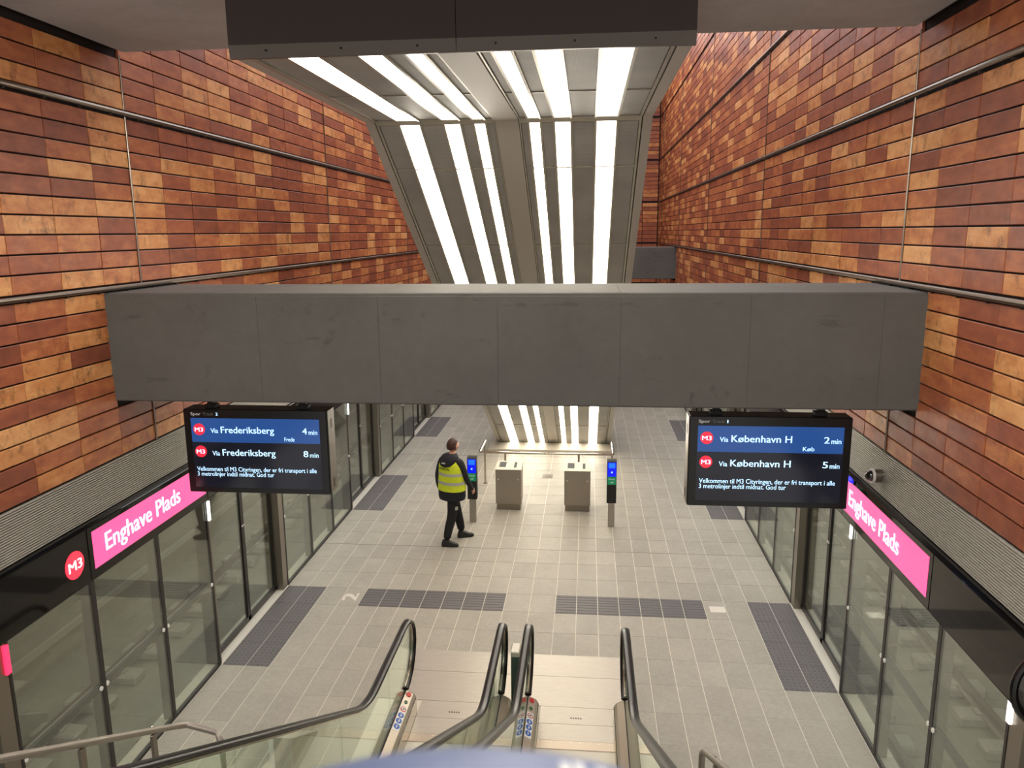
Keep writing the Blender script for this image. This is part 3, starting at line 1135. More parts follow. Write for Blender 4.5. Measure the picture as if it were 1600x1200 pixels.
# ---------------------------------------------------------------- hanging departure screens
def departure(x0, x1, ztop, zbot, y, track, dest, short, m1, m2, label):
    W, H = x1 - x0, ztop - zbot
    t = thing('departure_screen', ((x0 + x1) / 2, y + 0.1, zbot), label, 'display')
    obj('housing', G().cbox(x0, x1, y + 0.004, y + 0.20, zbot, ztop, 0.006), 'black_plastic', t)
    for x in (x0 - 0.002, x1 + 0.002):
        sp = obj('side_plate', G().box(x - 0.003, x + 0.003, y + 0.03, y + 0.195, zbot + 0.01, ztop - 0.01), 'jamb_steel', t)
        for i in range(7):
            for zc in (ztop - 0.10, zbot + 0.12):
                obj('vent_slot', G().box(x - 0.0045, x + 0.0045, y + 0.09, y + 0.135, zc - 0.012 * i, zc - 0.012 * i + 0.005), 'black_matte', sp)
    for u in (0.17, 0.82):
        xm = x0 + u * W
        obj('bracket', G().box(xm - 0.05, xm + 0.05, y + 0.07, y + 0.15, ztop, ztop + 0.03).box(xm - 0.03, xm + 0.03, y + 0.08, y + 0.14, ztop + 0.03, 3.648), 'black_matte', t)
    obj('mounting_rail', G().box(x0 + 0.36 * W, x0 + 0.72 * W, y + 0.09, y + 0.15, 3.62, 3.645), 'jamb_steel', t)

    def P(u, v, off):
        return Vector((x0 + u * W, y - off, ztop - v * H))
    bz = obj('bezel', G().box(x0 + 0.004, x1 - 0.004, y, y + 0.005, zbot + 0.004, ztop - 0.004), 'black_plastic', t)
    sd = obj('panel', G().box(x0 + 0.05 * W, x0 + 0.952 * W, y - 0.002, y, ztop - 0.935 * H, ztop - 0.10 * H), 'screen_dark', t)
    obj('highlight_row', G().box(x0 + 0.052 * W, x0 + 0.950 * W, y - 0.004, y - 0.002, ztop - 0.388 * H, ztop - 0.102 * H), 'screen_blue', sd)

    def T(s, u0, u1, v, m, par, h=None, bold=0.008, off=0.003):
        return text('lettering', s, P(u0, v, off), (1, 0, 0), (0, 0, 1), (u1 - u0) * W, m, par, h, bold)
    T('Spor', 0.055, 0.125, 0.070, 'screen_grey', bz, 0.028, 0.006, 0.001)
    T('Track', 0.140, 0.217, 0.070, 'screen_dim', bz, 0.028, 0.004, 0.001)
    T(track, 0.232, 0.238 if track == '1' else 0.247, 0.070, 'screen_text', bz, 0.028, 0.006, 0.001)
    for (vc, vb, mins) in ((0.235, 0.275, m1), (0.500, 0.545, m2)):
        dc = P(0.108, vc, 0.0)
        rd = obj('line_disc', G().cyl((dc.x, y - 0.008, dc.z), 0.053, 0.004, 'y', 32), 'screen_red', sd)
        text('lettering', 'M3', (dc.x - 0.038, y - 0.009, dc.z - 0.019), (1, 0, 0), (0, 0, 1), 0.076, 'screen_text', rd, 0.040, 0.008)
        T('Via', 0.190, 0.242, vb, 'screen_text', sd, 0.044, 0.005, 0.006)
        T(dest, 0.262, 0.635, vb, 'screen_text', sd, 0.062, 0.006, 0.006)
        T(mins, 0.832, 0.864, vb, 'screen_text', sd, 0.058, 0.006, 0.006)
        T('min', 0.876, 0.935, vb + 0.004, 'screen_text', sd, 0.046, 0.004, 0.006)
    T(short, 0.705, 0.775, 0.362, 'screen_text', sd, 0.038, 0.004, 0.006)
    T('Velkommen til M3 Cityringen, der er fri transport i alle', 0.070, 0.915, 0.735, 'screen_text', sd, 0.042, 0.003, 0.005)
    T('3 metrolinjer indtil midnat. God tur', 0.070, 0.615, 0.795, 'screen_text', sd, 0.042, 0.003, 0.005)
    return t


departure(-2.825, -1.515, 3.560, 2.790, 6.40, '2', 'Frederiksberg', 'Frede', '4', '8',
          'black hanging departure screen headed Track 2 listing trains via Frederiksberg')
departure(1.615, 2.930, 3.560, 2.775, 6.40, '1', 'K\u00f8benhavn H', 'K\u00f8b', '2', '5',
          'black hanging departure screen headed Track 1 listing trains via K\u00f8benhavn H')


# ---------------------------------------------------------------- station name signs on the fascia
def name_sign(s, label):
    y0, y1, z0, z1 = 5.66, 7.56, 2.362, 2.684
    t = thing('station_sign', (s * XF, (y0 + y1) / 2, z0), label, 'sign')
    xa, xb = sorted((s * (XF - 0.004), s * (XF + 0.01)))
    pl = obj('light_panel', G().box(xa, xb, y0, y1, z0, z1), 'sign_pink', t)
    x = s * (XF - 0.005)
    if s < 0:
        text('lettering', 'Enghave Plads', (x, y0 + 0.16, z0 + 0.095), (0, 1, 0), (0, 0, 1), 1.22, 'sign_white', pl, 0.165, 0.008)
    else:
        text('lettering', 'Enghave Plads', (x, y1 - 0.14, z0 + 0.095), (0, -1, 0), (0, 0, 1), 1.22, 'sign_white', pl, 0.165, 0.008)


name_sign(-1, 'lit pink station name sign on the left fascia below the Track 2 screen')
name_sign(1, 'lit pink station name sign on the right fascia beside the Track 1 screen')
t = thing('line_roundel', (-XF, 5.415, 2.39), 'glowing red round M3 line sign on the left black fascia', 'sign')
dsc = obj('disc', G().cyl((-XF - 0.002, 5.415, 2.502), 0.112, 0.008, 'x', 40), 'sign_red', t)
text('lettering', 'M3', (-XF + 0.007, 5.335, 2.462), (0, 1, 0), (0, 0, 1), 0.16, 'sign_white', dsc, 0.085, 0.008)

# small fittings on the right hand side
t = thing('dome_camera', (3.33, 6.89, 2.86), 'small round security camera on the ribbed grille right of the Track 1 screen', 'camera')
obj('mount', G().cyl((3.30, 6.89, 2.92), 0.06, 0.09, 'x', 20), 'jamb_steel', t, True)
obj('ring', G().cyl((3.285, 6.89, 2.92), 0.066, 0.02, 'x', 24), 'white_paint', t, True)
obj('dome', G().ellipsoid((3.285, 6.89, 2.92), 0.055, 0.052, 0.052, 16, 10), 'camera_dome', t, True)
t = thing('signal_lamp', (3.29, 7.42, 2.69), 'small blue glowing lamp on top of the right pink sign', 'lamp')
obj('lens', G().ellipsoid((3.285, 7.40, 2.715), 0.02, 0.085, 0.026, 14, 8), 'lamp_blue', t, True)
obj('holder', G().box(3.288, 3.312, 7.31, 7.49, 2.69, 2.735), 'black_plastic', t)
t = thing('round_mirror', (3.24, 4.05, 2.42), 'black-rimmed round mirror at the right edge above the platform doors', 'mirror')
c = Vector((3.26, 4.0, 2.655))
ring = [(c.x + 0.21 * math.cos(a), c.y, c.z + 0.23 * math.sin(a)) for a in [2 * math.pi * k / 40 for k in range(41)]]
obj('rim', G().tube(ring, 0.022, 8, up=(0, 1, 0)), 'black_plastic', t, True)
obj('glass', G().ellipsoid((c.x, c.y + 0.02, c.z), 0.20, 0.03, 0.22, 32, 10), 'camera_dome', t, True)
obj('bracket_arm', G().box(3.25, 3.31, 4.03, 4.09, 2.40, 2.66), 'black_matte', t)


# ---------------------------------------------------------------- escalators
def arc_path():
    """handrail centre line in (y, z): from the deck round the newel, back along the landing, up the slope"""
    p = [(7.34, 0.30), (7.46, 0.32), (7.60, 0.38), (7.71, 0.49), (7.765, 0.63), (7.76, 0.77), (7.69, 0.89), (7.57, 0.965), (7.42, 0.985), (7.2, 0.985), (6.35, 0.985)]
    # smooth knee into 30 degrees
    for k in range(1, 7):
        a = math.radians(30) * k / 6
        R_ = 1.15
        p.append((6.30 - R_ * math.sin(a), 0.985 + R_ * (1 - math.cos(a))))
    y, z = p[-1]
    ye = 0.9
    p.append((ye, z + (y - ye) * SL))
    return p


HP = arc_path()
YKNEE = HP[-2][0]


def deck_z(y, base):
    """height of a line that is level on the landing and climbs parallel to the handrail"""
    if y >= 6.30:
        return base
    R_ = 1.15
    yk = 6.30 - R_ * 0.5
    if y >= yk:
        return base + R_ - math.sqrt(max(0, R_ * R_ - (6.30 - y) ** 2))
    return base + R_ * (1 - math.cos(math.radians(30))) + (yk - y) * SL


YS_DECK = [7.36, 7.0, 6.6, 6.30, 6.1, 5.92, 5.725, 5.0, 4.0, 3.0, 2.0, 0.9]


def escalator(xl, xr, label, plates_x):
    xe = (xl + xr) / 2
    t = thing('escalator', (xe, 7.4, 0), label, 'escalator')
    for bi, x in enumerate((xl, xr)):
        inner = 1 if bi == 0 else -1
        hr = obj('handrail', G().tube([(x, y, z) for y, z in HP], 0.036, 14, 0.021, up=(1, 0, 0.0001)) if False else rail_sweep(x), 'rubber', t, True)
        obj('rail_guide', rail_sweep(x, 0.016, 0.012, -0.028), 'pole_steel', hr, True)
        # glass in four lengths between deck and handrail
        cuts = [7.70, 6.72, 5.30, 3.6, 1.2]
        for a, b in zip(cuts, cuts[1:]):
            ys = [a - (a - b) * i / 10 for i in range(11)]
            top, bot = [], []
            for y in ys:
                y = y - 0.004 if y == a else (y + 0.004 if y == b else y)
                zt = deck_z(y, 0.965)
                if y > 7.34:       # under the newel curve
                    zt = 0.63 + 0.335 * math.sqrt(max(0, 1 - ((y - 7.34) / 0.40) ** 2))
                zb = deck_z(y, 0.27) if y < 7.34 else 0.63 - 0.335 * math.sqrt(max(0, 1 - ((y - 7.34) / 0.40) ** 2))
                top.append((y, zt)); bot.append((y, zb))
            obj('glass_panel', G().prism(top + bot[::-1], 'x', x - 0.006, x + 0.006), 'balustrade_glass', t)
        # decking: a low ridged casing under the glass
        rings = []
        for y in YS_DECK:
            z0 = deck_z(y, 0.0)
            rings.append([Vector((x + dx, y, z0 + dz)) for dx, dz in ((-0.108, -0.25), (-0.108, 0.205), (-0.085, 0.235), (-0.012, 0.275), (0.012, 0.275), (0.085, 0.235), (0.108, 0.205), (0.108, -0.25))])
        dk = obj('deck', G().loft(rings), 'deck_metal', t)
        # black chamfered end cap
        a, b = 7.36, 7.43
        r0 = [Vector((x + dx, a, dz)) for dx, dz in ((-0.110, 0.0), (-0.110, 0.207), (-0.086, 0.238), (0, 0.282), (0.086, 0.238), (0.110, 0.207), (0.110, 0.0))]
        r1 = [Vector((x + dx, b, dz)) for dx, dz in ((-0.085, 0.0), (-0.085, 0.13), (-0.066, 0.16), (0, 0.20), (0.066, 0.16), (0.085, 0.13), (0.085, 0.0))]
        obj('end_cap', G().loft([r0, r1]), 'dark_steel', dk)
        obj('glazing_gasket', G().loft([[Vector((x + dx, y, deck_z(y, 0.0) + dz)) for dx, dz in ((-0.013, 0.27), (-0.010, 0.288), (0.010, 0.288), (0.013, 0.27))] for y in YS_DECK]), 'black_matte', dk)
        # polished inner skirt line
        obj('skirt', G().loft([[Vector((x + inner * dx, y, deck_z(y, 0.0) + dz)) for dx, dz in ((0.106, -0.25), (0.106, 0.20), (0.118, 0.19), (0.118, -0.25))] for y in YS_DECK]), 'pole_steel', dk)
        if bi == 0:
            # control and pictogram plate on the inner slope of the deck
            sl = Vector((0.073, 0, -0.040)).normalized()
            nn = Vector((0.040, 0, 0.073)).normalized()

            def Q(y, c, off=0.0015):
                return Vector((x + 0.0485, y, 0.255)) + sl * c + nn * off

            def disc(name, y, c, r, m, par, off):
                ring0, ring1 = [], []
                for k in range(20):
                    an = 2 * math.pi * k / 20
                    ring0.append(Q(y + 1.25 * r * math.cos(an), c + r * math.sin(an), -0.002))
                    ring1.append(Q(y + 1.25 * r * math.cos(an), c + r * math.sin(an), off))
                return obj(name, G().loft([ring0, ring1]), m, par)
            disc('stop_button', 7.305, 0, 0.027, 'button_red', dk, 0.008)
            disc('key_switch', 7.17, 0, 0.020, 'button_green', dk, 0.006)
            pl = obj('pictogram_plate', G().add([Q(7.10, -0.036), Q(7.10, 0.036), Q(6.70, 0.036), Q(6.70, -0.036)] + [Q(7.10, -0.036, -.002), Q(7.10, 0.036, -.002), Q(6.70, 0.036, -.002), Q(6.70, -0.036, -.002)],
                     [(0, 1, 2, 3), (7, 6, 5, 4), (0, 4, 5, 1), (1, 5, 6, 2), (2, 6, 7, 3), (3, 7, 4, 0)]), 'picto_white', dk)
            d = disc('prohibition_sign', 7.045, 0, 0.031, 'picto_red', pl, 0.003)
            for i, y in enumerate((6.945, 6.855, 6.765)):
                d = disc('mandatory_sign', y, 0, 0.032, 'picto_blue', pl, 0.003)
            pr = [(7.045, 0.021, 'picto_white')]
            disc('prohibition_field', 7.045, 0, 0.022, 'picto_white', pl, 0.004)
            for i, y in enumerate((6.945, 6.855, 6.765)):
                g = G()
                a = [Q(y - 0.020, -0.006, 0.0036), Q(y - 0.020, 0.006, 0.0036), Q(y + 0.010, 0.004, 0.0036), Q(y + 0.010, -0.004, 0.0036)]
                b2 = [Q(y + 0.014, -0.006, 0.0036), Q(y + 0.014, 0.006, 0.0036), Q(y + 0.024, 0.005, 0.0036), Q(y + 0.024, -0.005, 0.0036)]
                c2 = [Q(y - 0.004, 0.004, 0.0036), Q(y - 0.002, 0.016, 0.0036), Q(y + 0.004, 0.016, 0.0036), Q(y + 0.004, 0.004, 0.0036)]
                for q in (a, b2) + ((c2,) if i < 2 else ()):
                    g.add(q, [(0, 1, 2, 3)])
                obj('pictogram', g, 'picto_white', pl)
            g = G().add([Q(7.025, -0.020, 0.0045), Q(7.030, -0.024, 0.0045), Q(7.066, 0.020, 0.0045), Q(7.061, 0.024, 0.0045)], [(0, 1, 2, 3)])
            g.add([Q(7.030, -0.004, 0.0045), Q(7.030, 0.004, 0.0045), Q(7.060, 0.006, 0.0045), Q(7.060, -0.002, 0.0045)], [(0, 1, 2, 3)])
            obj('pictogram', g, 'black_matte', pl)
    # landing plates and comb
    xi0, xi1 = xl + 0.12, xr - 0.12
    for (y0, y1, wide) in ((8.19, 8.65, 1), (7.605, 8.186, 1), (7.305, 7.601, 0), (7.035, 7.301, 0)):
        a, b = plates_x if wide else (xi0, xi1)
        pl = obj('landing_plate', G().cbox(a, b, y0, y1, -0.02, 0.003, 0.001), 'brushed_steel', t)
        if abs(y0 - 7.305) < 0.01:
            g = G()
            for i in range(5):
                g.box(xe - 0.06 + i * 0.026, xe - 0.045 + i * 0.026, 7.40, 7.42, 0.003, 0.0045)
            obj('maker_mark', g, 'black_matte', pl)
    cb = obj('comb_plate', G().cbox(xi0, xi1, 6.90, 7.032, -0.02, 0.004, 0.001), 'comb_metal', t)
    g = G()
    for i in range(38):
        x = xi0 + (i + 0.5) * (xi1 - xi0) / 38
        g.add([(x - 0.005, 6.90, -0.018), (x + 0.005, 6.90, -0.018), (x + 0.005, 6.90, 0.003), (x - 0.005, 6.90, 0.003), (x - 0.003, 6.855, -0.018), (x + 0.003, 6.855, -0.018)],
              [(0, 1, 2, 3), (3, 2, 5, 4), (0, 3, 4), (1, 5, 2)])
    obj('comb_teeth', g, 'comb_metal', cb)
    for i in range(8):
        x = xi0 + (i + 0.5) * (xi1 - xi0) / 8
        obj('screw', G().cyl((x, 7.0, 0.004), 0.007, 0.002, 'z', 8), 'white_paint', cb)
    # steps
    y = 6.88
    g = G().box(xi0, xi1, -0.40, 0, -0.03, -0.012)
    for i in range(34):
        x = xi0 + (i + 0.5) * (xi1 - xi0) / 34
        g.box(x - 0.006, x + 0.006, -0.398, 0, -0.012, 0.0)
    g.box(xi0, xi1, -0.40, -0.385, -0.26, -0.012)
    sme = mesh_of('step', g, Vector((xe, -0.2, 0)))
    for k in range(15):
        z = deck_z(y - 0.2, 0.0) - 0.012
        link('step', sme, 'step_metal', t, (xe, y - 0.2, z))
        y -= 0.402
    obj('truss_pan', G().loft([[Vector((xl - 0.10 if k in (0, 3) else xr + 0.10, y, deck_z(y, 0) + dz)) for k, dz in ((0, -0.55), (1, -0.55), (2, -0.30), (3, -0.30))] for y in YS_DECK[2:]]), 'frame_dark', t)
    return t


def rail_sweep(x, rx=0.042, rt=0.020, inset=0.0):
    """handrail profile swept in the y-z plane"""
    pts = [Vector((x, y, z)) for y, z in HP]
    rings = []
    n = 14
    for i, p in enumerate(pts):
        d = (pts[min(i + 1, len(pts) - 1)] - pts[max(i - 1, 0)]).normalized()
        u = Vector((1, 0, 0)).cross(d).normalized()     # points away from the glass
        if i == 0:
            u = u
        rings.append([p + u * inset * -1 + Vector((rx * math.cos(2 * math.pi * k / n), 0, 0)) + u * (rt * math.sin(2 * math.pi * k / n)) for k in range(n)])
    return G().loft(rings)


escalator(-1.148, -0.120, 'left escalator with black handrails and glass sides running down to steel landing plates', (-1.54, -0.03))
escalator(0.165, 1.185, 'right escalator with black handrails and glass sides the camera looks down', (0.07, 1.215))

# post between the escalators
t = thing('emergency_post', (0.022, 7.62, 0), 'narrow dark post with a pale cap between the two escalators', 'post')
obj('body', G().cbox(-0.026, 0.066, 7.52, 7.70, 0, 0.62, 0.006), 'centre_glass', t)
obj('cap', G().cbox(-0.028, 0.068, 7.51, 7.71, 0.62, 0.68, 0.008), 'threshold', t)
obj('base_plate', G().box(-0.029, 0.069, 7.50, 7.72, 0, 0.012), 'bin_steel', t)

# kerb at the start of the stair beside the left escalator
t = thing('stair_kerb', (-2.1, 6.6, 0), 'low sloping grey kerb with a white edge left of the escalators', 'kerb')
obj('body', G().prism([(6.96, 0.0), (6.94, 0.03), (6.30, 0.40), (6.30, 0.0)], 'x', -2.17, -1.99), 'sleeper', t)
obj('edge_strip', G().prism([(6.98, 0.0), (6.96, 0.06), (6.29, 0.46), (6.29, 0.0)], 'x', -2.215, -2.171), 'white_paint', t)

# stair handrails
def stair_rail(path, posts, label):
    p0 = path[-1]
    t = thing('stair_handrail', (p0[0], p0[1], 0), label, 'handrail')
    rl = obj('tube', G().tube(path, 0.026, 12), 'brushed_steel', t, True)
    for (x, y, z0, z1) in posts:
        p = obj('post', G().cbox(x - 0.012, x + 0.012, y - 0.03, y + 0.03, z0, z1, 0.004), 'jamb_steel', t)
        obj('fixing_pin', G().cyl((x, y, z1 + 0.045), 0.008, 0.02, 'z', 8), 'pole_steel', p)
    return t


zz = lambda y: 1.02 + (5.56 - y) * SL
stair_rail([(-2.62, 2.4, zz(2.4)), (-2.62, 5.46, zz(5.46)), (-2.61, 5.54, 1.03), (-2.58, 5.58, 1.01), (-2.30, 5.53, 0.99), (-2.27, 5.50, 0.97), (-2.245, 5.49, 0.92), (-2.245, 5.49, 0.0)],
           [(-2.62, 5.15, 0.0, zz(5.15) - 0.03), (-2.62, 4.35, 0.0, zz(4.35) - 0.03), (-2.62, 3.5, 0.0, zz(3.5) - 0.03)],
           'brushed steel stair handrail at the lower left in front of the platform glass')
zr = lambda y: 1.02 + (5.60 - y) * SL
stair_rail([(1.70, 2.6, zr(2.6)), (1.70, 5.50, zr(5.5)), (1.70, 5.58, 1.01), (1.70, 5.62, 0.96), (1.70, 5.62, 0.0)],
           [(1.70, 5.05, 0.0, zr(5.05) - 0.03), (1.70, 4.2, 0.0, zr(4.2) - 0.03)],
           'brushed steel stair handrail right of the escalators at the bottom edge')

# balloon close to the lens
t = thing('balloon', (0.745, 0.36, 3.25), 'light blue balloon with white print, close to the camera at the bottom edge', 'balloon')


def cam_dir(x, y, z):
    return Vector([Rm[i][0] * x + Rm[i][1] * y + Rm[i][2] * z for i in range(3)]).normalized()


BR = 0.150
bc = CAM + cam_dir(-0.04, 0.8625, 0.506) * 0.265
obj('skin', G().ellipsoid(bc, BR, BR, BR, 48, 32, lambda p: p + Vector((0, 0, -0.03 * max(0, -p.z / BR) ** 3))), 'balloon', t, True)
obj('knot', G().cyl(bc + Vector((0, 0, -BR - 0.055)), 0.018, 0.03, 'z', 12, 0.006), 'balloon', t, True)
obj('ribbon', G().tube([bc + Vector((0.0, 0, -BR - 0.04)), bc + Vector((0.02, 0.04, -0.5)), bc + Vector((-0.02, 0.08, -0.9)), Vector((0.745, 0.36, 3.28))], 0.003, 5), 'picto_white', t)
# printed strokes lying on the skin
for (a0, a1, e0, e1) in ((0.045, 0.065, 0.80, 1.02), (0.075, 0.095, 0.86, 1.06), (0.12, 0.145, 0.80, 1.04), (0.165, 0.18, 0.80, 1.00), (0.195, 0.21, 0.78, 0.98)):
    g = G()
    top = (CAM - bc).normalized()
    ahead = (Vector((0, 1, 0)) - top * top.y).normalized()
    side = ahead.cross(top).normalized()
    ring = []
    for i in range(5):
        for j in range(5):
            a = a0 + (a1 - a0) * i / 4
            e = e0 + (e1 - e0) * j / 4
            d = (top + ahead * e + side * a).normalized()
            ring.append(bc + d * (BR + 0.0008))
    g.add(ring, [(i * 5 + j, i * 5 + j + 1, i * 5 + j + 6, i * 5 + j + 5) for i in range(4) for j in range(4)])
    obj('print_stroke', g, 'picto_white', t)


# ---------------------------------------------------------------- person in the yellow vest
def person():
    P0 = Vector((-1.44, 12.05, 0))
    t = thing('person', P0, 'person in dark clothes and yellow reflective vest walking beside a card reader', 'person')
    fwd = Vector((0.52, 0.854, 0)).normalized()
    wlk = Vector((0.84, 0.54, 0)).normalized()
    wrt = Vector((wlk.y, -wlk.x, 0))
    rgt = Vector((fwd.y, -fwd.x, 0))

    def W(f, r, z):
        return P0 + fwd * f + rgt * r + Vector((0, 0, z))
    def WL(f, r, z):
        return P0 + wlk * f + wrt * r + Vector((0, 0, z))
    V, E, R = [], [], []

    def v(p, r, prev=None):
        V.append(p); R.append(r if isinstance(r, tuple) else (r, r))
        if prev is not None:
            E.append((prev, len(V) - 1))
        return len(V) - 1
    pel = v(W(0, 0, 0.95), (0.150, 0.125))
    sp = v(W(0.0, 0, 1.12), (0.150, 0.118), pel)
    ch = v(W(0.0, 0, 1.30), (0.165, 0.125), sp)
    uc = v(W(0.0, 0, 1.42), (0.120, 0.095), ch)
    nk = v(W(0.02, 0, 1.51), 0.056, uc)
    hd0 = v(W(0.035, 0, 1.58), 0.060, nk)
    # legs: right one trails, left one leads
    hipR = v(WL(-0.02, 0.09, 0.88), 0.105, pel)
    kR = v(WL(-0.05, 0.10, 0.50), 0.086, hipR)
    cR = v(WL(-0.12, 0.11, 0.30), 0.078, kR)
    aR = v(WL(-0.165, 0.12, 0.11), 0.066, cR)
    hipL = v(WL(0.03, -0.09, 0.88), 0.105, pel)
    kL = v(WL(0.12, -0.10, 0.51), 0.086, hipL)
    cL = v(WL(0.17, -0.11, 0.30), 0.078, kL)
    aL = v(WL(0.21, -0.12, 0.12), 0.066, cL)
    hands = []
    for sgn, pts in ((1, [(0.0, 0.185, 1.415, 0.075), (0.03, 0.225, 1.28, 0.064), (0.07, 0.245, 1.14, 0.056), (0.17, 0.235, 1.00, 0.046), (0.235, 0.225, 0.92, 0.036)]),
                     (-1, [(0.0, -0.185, 1.415, 0.075), (-0.03, -0.225, 1.28, 0.064), (-0.06, -0.25, 1.14, 0.056), (-0.05, -0.255, 1.00, 0.046), (-0.03, -0.25, 0.91, 0.036)])):
        prev = uc
        for (f, r, z, rad) in pts:
            prev = v(W(f, r, z), rad, prev)
        f, r, z, _ = pts[-1]
        f2, r2, z2, _ = pts[-2]
        d = (W(f, r, z) - W(f2, r2, z2)).normalized()
        wr = v(W(f, r, z) + d * 0.03, 0.022, prev)
        pm = v(W(f, r, z) + d * 0.075, (0.030, 0.020), wr)
        hands.append((W(f, r, z) + d * 0.075, d))
        across = d.cross(rgt).normalized()
        for i, (off, ln) in enumerate(((-0.027, 0.070), (-0.009, 0.080), (0.009, 0.074), (0.027, 0.058))):
            b = W(f, r, z) + d * 0.095 + across * off
            k1 = v(b, 0.0095, pm)
            k2 = v(b + d * ln * 0.5 - rgt * sgn * 0.008, 0.009, k1)
            v(b + d * ln * 0.9 - rgt * sgn * 0.03, 0.008, k2)
        tb = v(W(f, r, z) + d * 0.055 - across * 0.034, 0.011, wr)
        v(W(f, r, z) + d * 0.095 - across * 0.052 - rgt * sgn * 0.012, 0.0095, tb)
    me = bpy.data.meshes.new('skeleton')
    me.from_pydata([tuple(p - P0) for p in V], E, [])
    o = bpy.data.objects.new('skeleton', me)
    COL.objects.link(o)
    o.modifiers.new('skin', 'SKIN')
    sv = me.skin_vertices[0].data
    for i, rr in enumerate(R):
        sv[i].radius = rr
    sv[pel].use_root = True
    sd = o.modifiers.new('sub', 'SUBSURF'); sd.levels = 2; sd.render_levels = 2
    dg = bpy.context.evaluated_depsgraph_get(); dg.update()
    body = bpy.data.meshes.new_from_object(o.evaluated_get(dg))
    bpy.data.objects.remove(o)
    # head joined into the body mesh
    bm = bmesh.new(); bm.from_mesh(body)
    hc = W(0.055, 0, 1.655) - P0
    hf = Vector((0.72, 0.69, 0)).normalized()
    hr = Vector((hf.y, -hf.x, 0))

    def head(p):
        # p local: x forward, y right, z up
        x, y, z_ = p
        if x > 0 and -0.035 < z_ < 0.02 and abs(y) < 0.02:
            x += 0.018 * (1 - abs(y) / 0.02)
        if z_ < -0.03:
            k = 1 + 0.35 * (z_ + 0.03) / 0.1
            y *= k
            x = x * (k if x < 0 else 1.0)
        if abs(y) > 0.066 and -0.03 < z_ < 0.03 and -0.03 < x < 0.02:
            y *= 1.16
        return Vector((x, y, z_))
    g = G().ellipsoid((0, 0, 0), 0.094, 0.074, 0.112, 28, 20, head)
    vs = [bm.verts.new(hc + hf * p.x + hr * p.y + Vector((0, 0, p.z))) for p in g.v]
    for f in g.f:
        bm.faces.new([vs[i] for i in f])
    bmesh.ops.recalc_face_normals(bm, faces=bm.faces[:])
    bm.to_mesh(body); bm.free()
    for m in ('cloth_navy', 'skin', 'trousers'):
        body.materials.append(MATS[m])
    hp = [h[0] - P0 - h[1] * 0.045 for h in hands]
    hd = [h[1] for h in hands]
    for p in body.polygons:
        c = p.center
        if c.z > 1.535:
            p.material_index = 1
        elif any((c - a).dot(d) > 0.0 and (c - a).length < 0.22 for a, d in zip(hp, hd)):
            p.material_index = 1
        elif c.z < 0.86:
            p.material_index = 2
        else:
            p.material_index = 0
        p.use_smooth = True
    bo = link('body', body, None, t, P0)

    # lofted clothing rings around the trunk
    def ring(z, a, b, f=0.0, n=32, open_top=0):
        return [W(f + b * math.cos(2 * math.pi * k / n), a * math.sin(2 * math.pi * k / n), z) for k in range(n)]

    prof = [(0.935, 0.252, 0.200), (1.03, 0.248, 0.192), (1.15, 0.238, 0.184), (1.25, 0.234, 0.180), (1.34, 0.226, 0.170), (1.42, 0.195, 0.145), (1.465, 0.14, 0.115)]
    jk = [(0.775, 0.235, 0.190), (0.82, 0.245, 0.196), (0.92, 0.244, 0.192), (1.0, 0.23, 0.175)]
    obj('jacket_hem', G().loft([ring(*q) for q in jk], False), 'cloth_navy', t, True)
    ve = obj('safety_vest', G().loft([ring(*q) for q in prof], False), 'vest', t, True)
    for z0, z1 in ((1.045, 1.095), (1.19, 1.24)):
        obj('reflective_band', G().loft([ring(z0, 0.249 - (z0 - 1.03) * 0.08 + 0.003, 0.195 - (z0 - 1.03) * 0.07), ring(z1, 0.249 - (z1 - 1.03) * 0.08 + 0.003, 0.195 - (z1 - 1.03) * 0.07)], False), 'reflective', ve, True)
    # faint print on the back of the vest
    bp = W(-0.186, -0.115, 1.30)
    text('lettering', 'OPERAT\u00d8R', bp, rgt, Vector((0, 0, 1)) + fwd * 0.1, 0.23, 'black_matte', ve, 0.036, 0.008)
    # hood lying on the shoulders, collar
    hood = []
    for (z_, a, b, f) in ((1.345, 0.035, 0.020, -0.165), (1.36, 0.10, 0.045, -0.150), (1.41, 0.150, 0.080, -0.105), (1.46, 0.168, 0.105, -0.06), (1.505, 0.150, 0.110, -0.03), (1.53, 0.115, 0.095, -0.01), (1.535, 0.09, 0.08, 0.0)):
        hood.append(ring(z_, a, b, f, 24))
    obj('hood', G().loft(hood), 'cloth_navy', t, True)
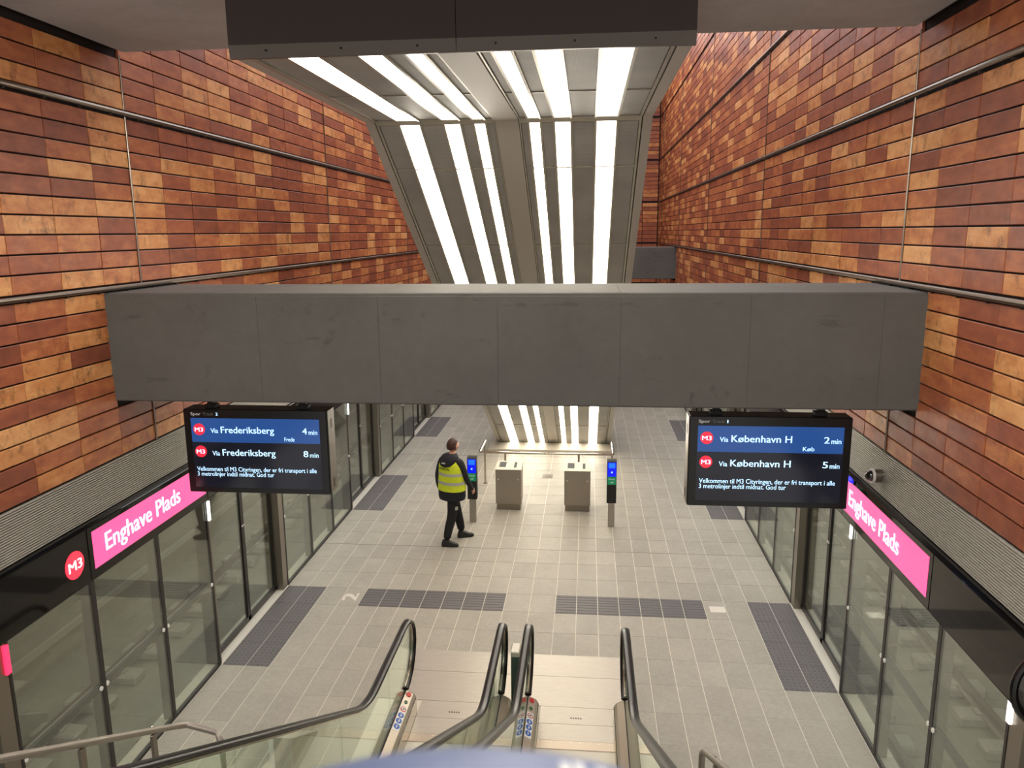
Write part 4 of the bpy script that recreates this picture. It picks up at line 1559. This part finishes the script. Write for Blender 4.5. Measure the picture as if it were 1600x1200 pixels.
    obj('hood_label', G().loft([[W(-0.206, r_, z_) for r_, z_ in ((-0.03, 1.405), (0.03, 1.405), (0.03, 1.42), (-0.03, 1.42))], [W(-0.18, r_, z_) for r_, z_ in ((-0.03, 1.405), (0.03, 1.405), (0.03, 1.42), (-0.03, 1.42))]]), 'reflective', t)
    # hair cap: covers crown and back of the head
    hg = G()
    rings = []
    for j in range(0, 9):
        tt = math.pi * (0.02 + 0.62 * j / 8)
        rg = []
        for k in range(28):
            a = 2 * math.pi * k / 28
            lim = tt
            front = math.cos(a)
            if front > 0.2:
                lim = min(tt, math.pi * (0.36 - 0.06 * front))
            x = 0.108 * math.sin(lim) * math.cos(a) - 0.010
            y = 0.090 * math.sin(lim) * math.sin(a)
            z_ = 0.126 * math.cos(lim) + 0.004
            rg.append(P0 + hc + hf * x + hr * y + Vector((0, 0, z_)))
        rings.append(rg)
    hg.loft(rings)
    obj('hair', hg, 'hair', t, True)
    # shoes
    for (f, r_, zz_, yaw, pit) in ((-0.165, 0.12, 0.0, 0.55, 0.0), (0.22, -0.12, 0.0, 0.25, 0.0)):
        dirv = (wlk * math.cos(yaw) + wrt * math.sin(yaw)).normalized()
        sid = Vector((dirv.y, -dirv.x, 0))
        base = WL(f, r_, 0)
        rings = []
        for (d, wv, h0, h1) in ((-0.085, 0.026, 0.004, 0.07), (-0.07, 0.040, 0, 0.115), (-0.02, 0.046, 0, 0.135), (0.04, 0.046, 0, 0.115), (0.10, 0.050, 0, 0.082), (0.16, 0.046, 0.0, 0.066), (0.195, 0.026, 0.008, 0.045)):
            c0 = base + dirv * d
            rings.append([c0 + sid * (wv * sx) + Vector((0, 0, h0 + (h1 - h0) * hz)) for sx, hz in ((-0.9, 0), (-1, 0.35), (-0.7, 0.8), (0, 1), (0.7, 0.8), (1, 0.35), (0.9, 0))])
        sh = obj('shoe', G().loft(rings), 'shoe', t, True)
    # reflective tab and pocket patch on the trousers
    obj('pocket_patch', G().add([WL(-0.03, 0.188, 0.62), WL(0.02, 0.190, 0.62), WL(0.02, 0.192, 0.68), WL(-0.03, 0.190, 0.68)], [(0, 1, 2, 3)]), 'reflective', t)


person()
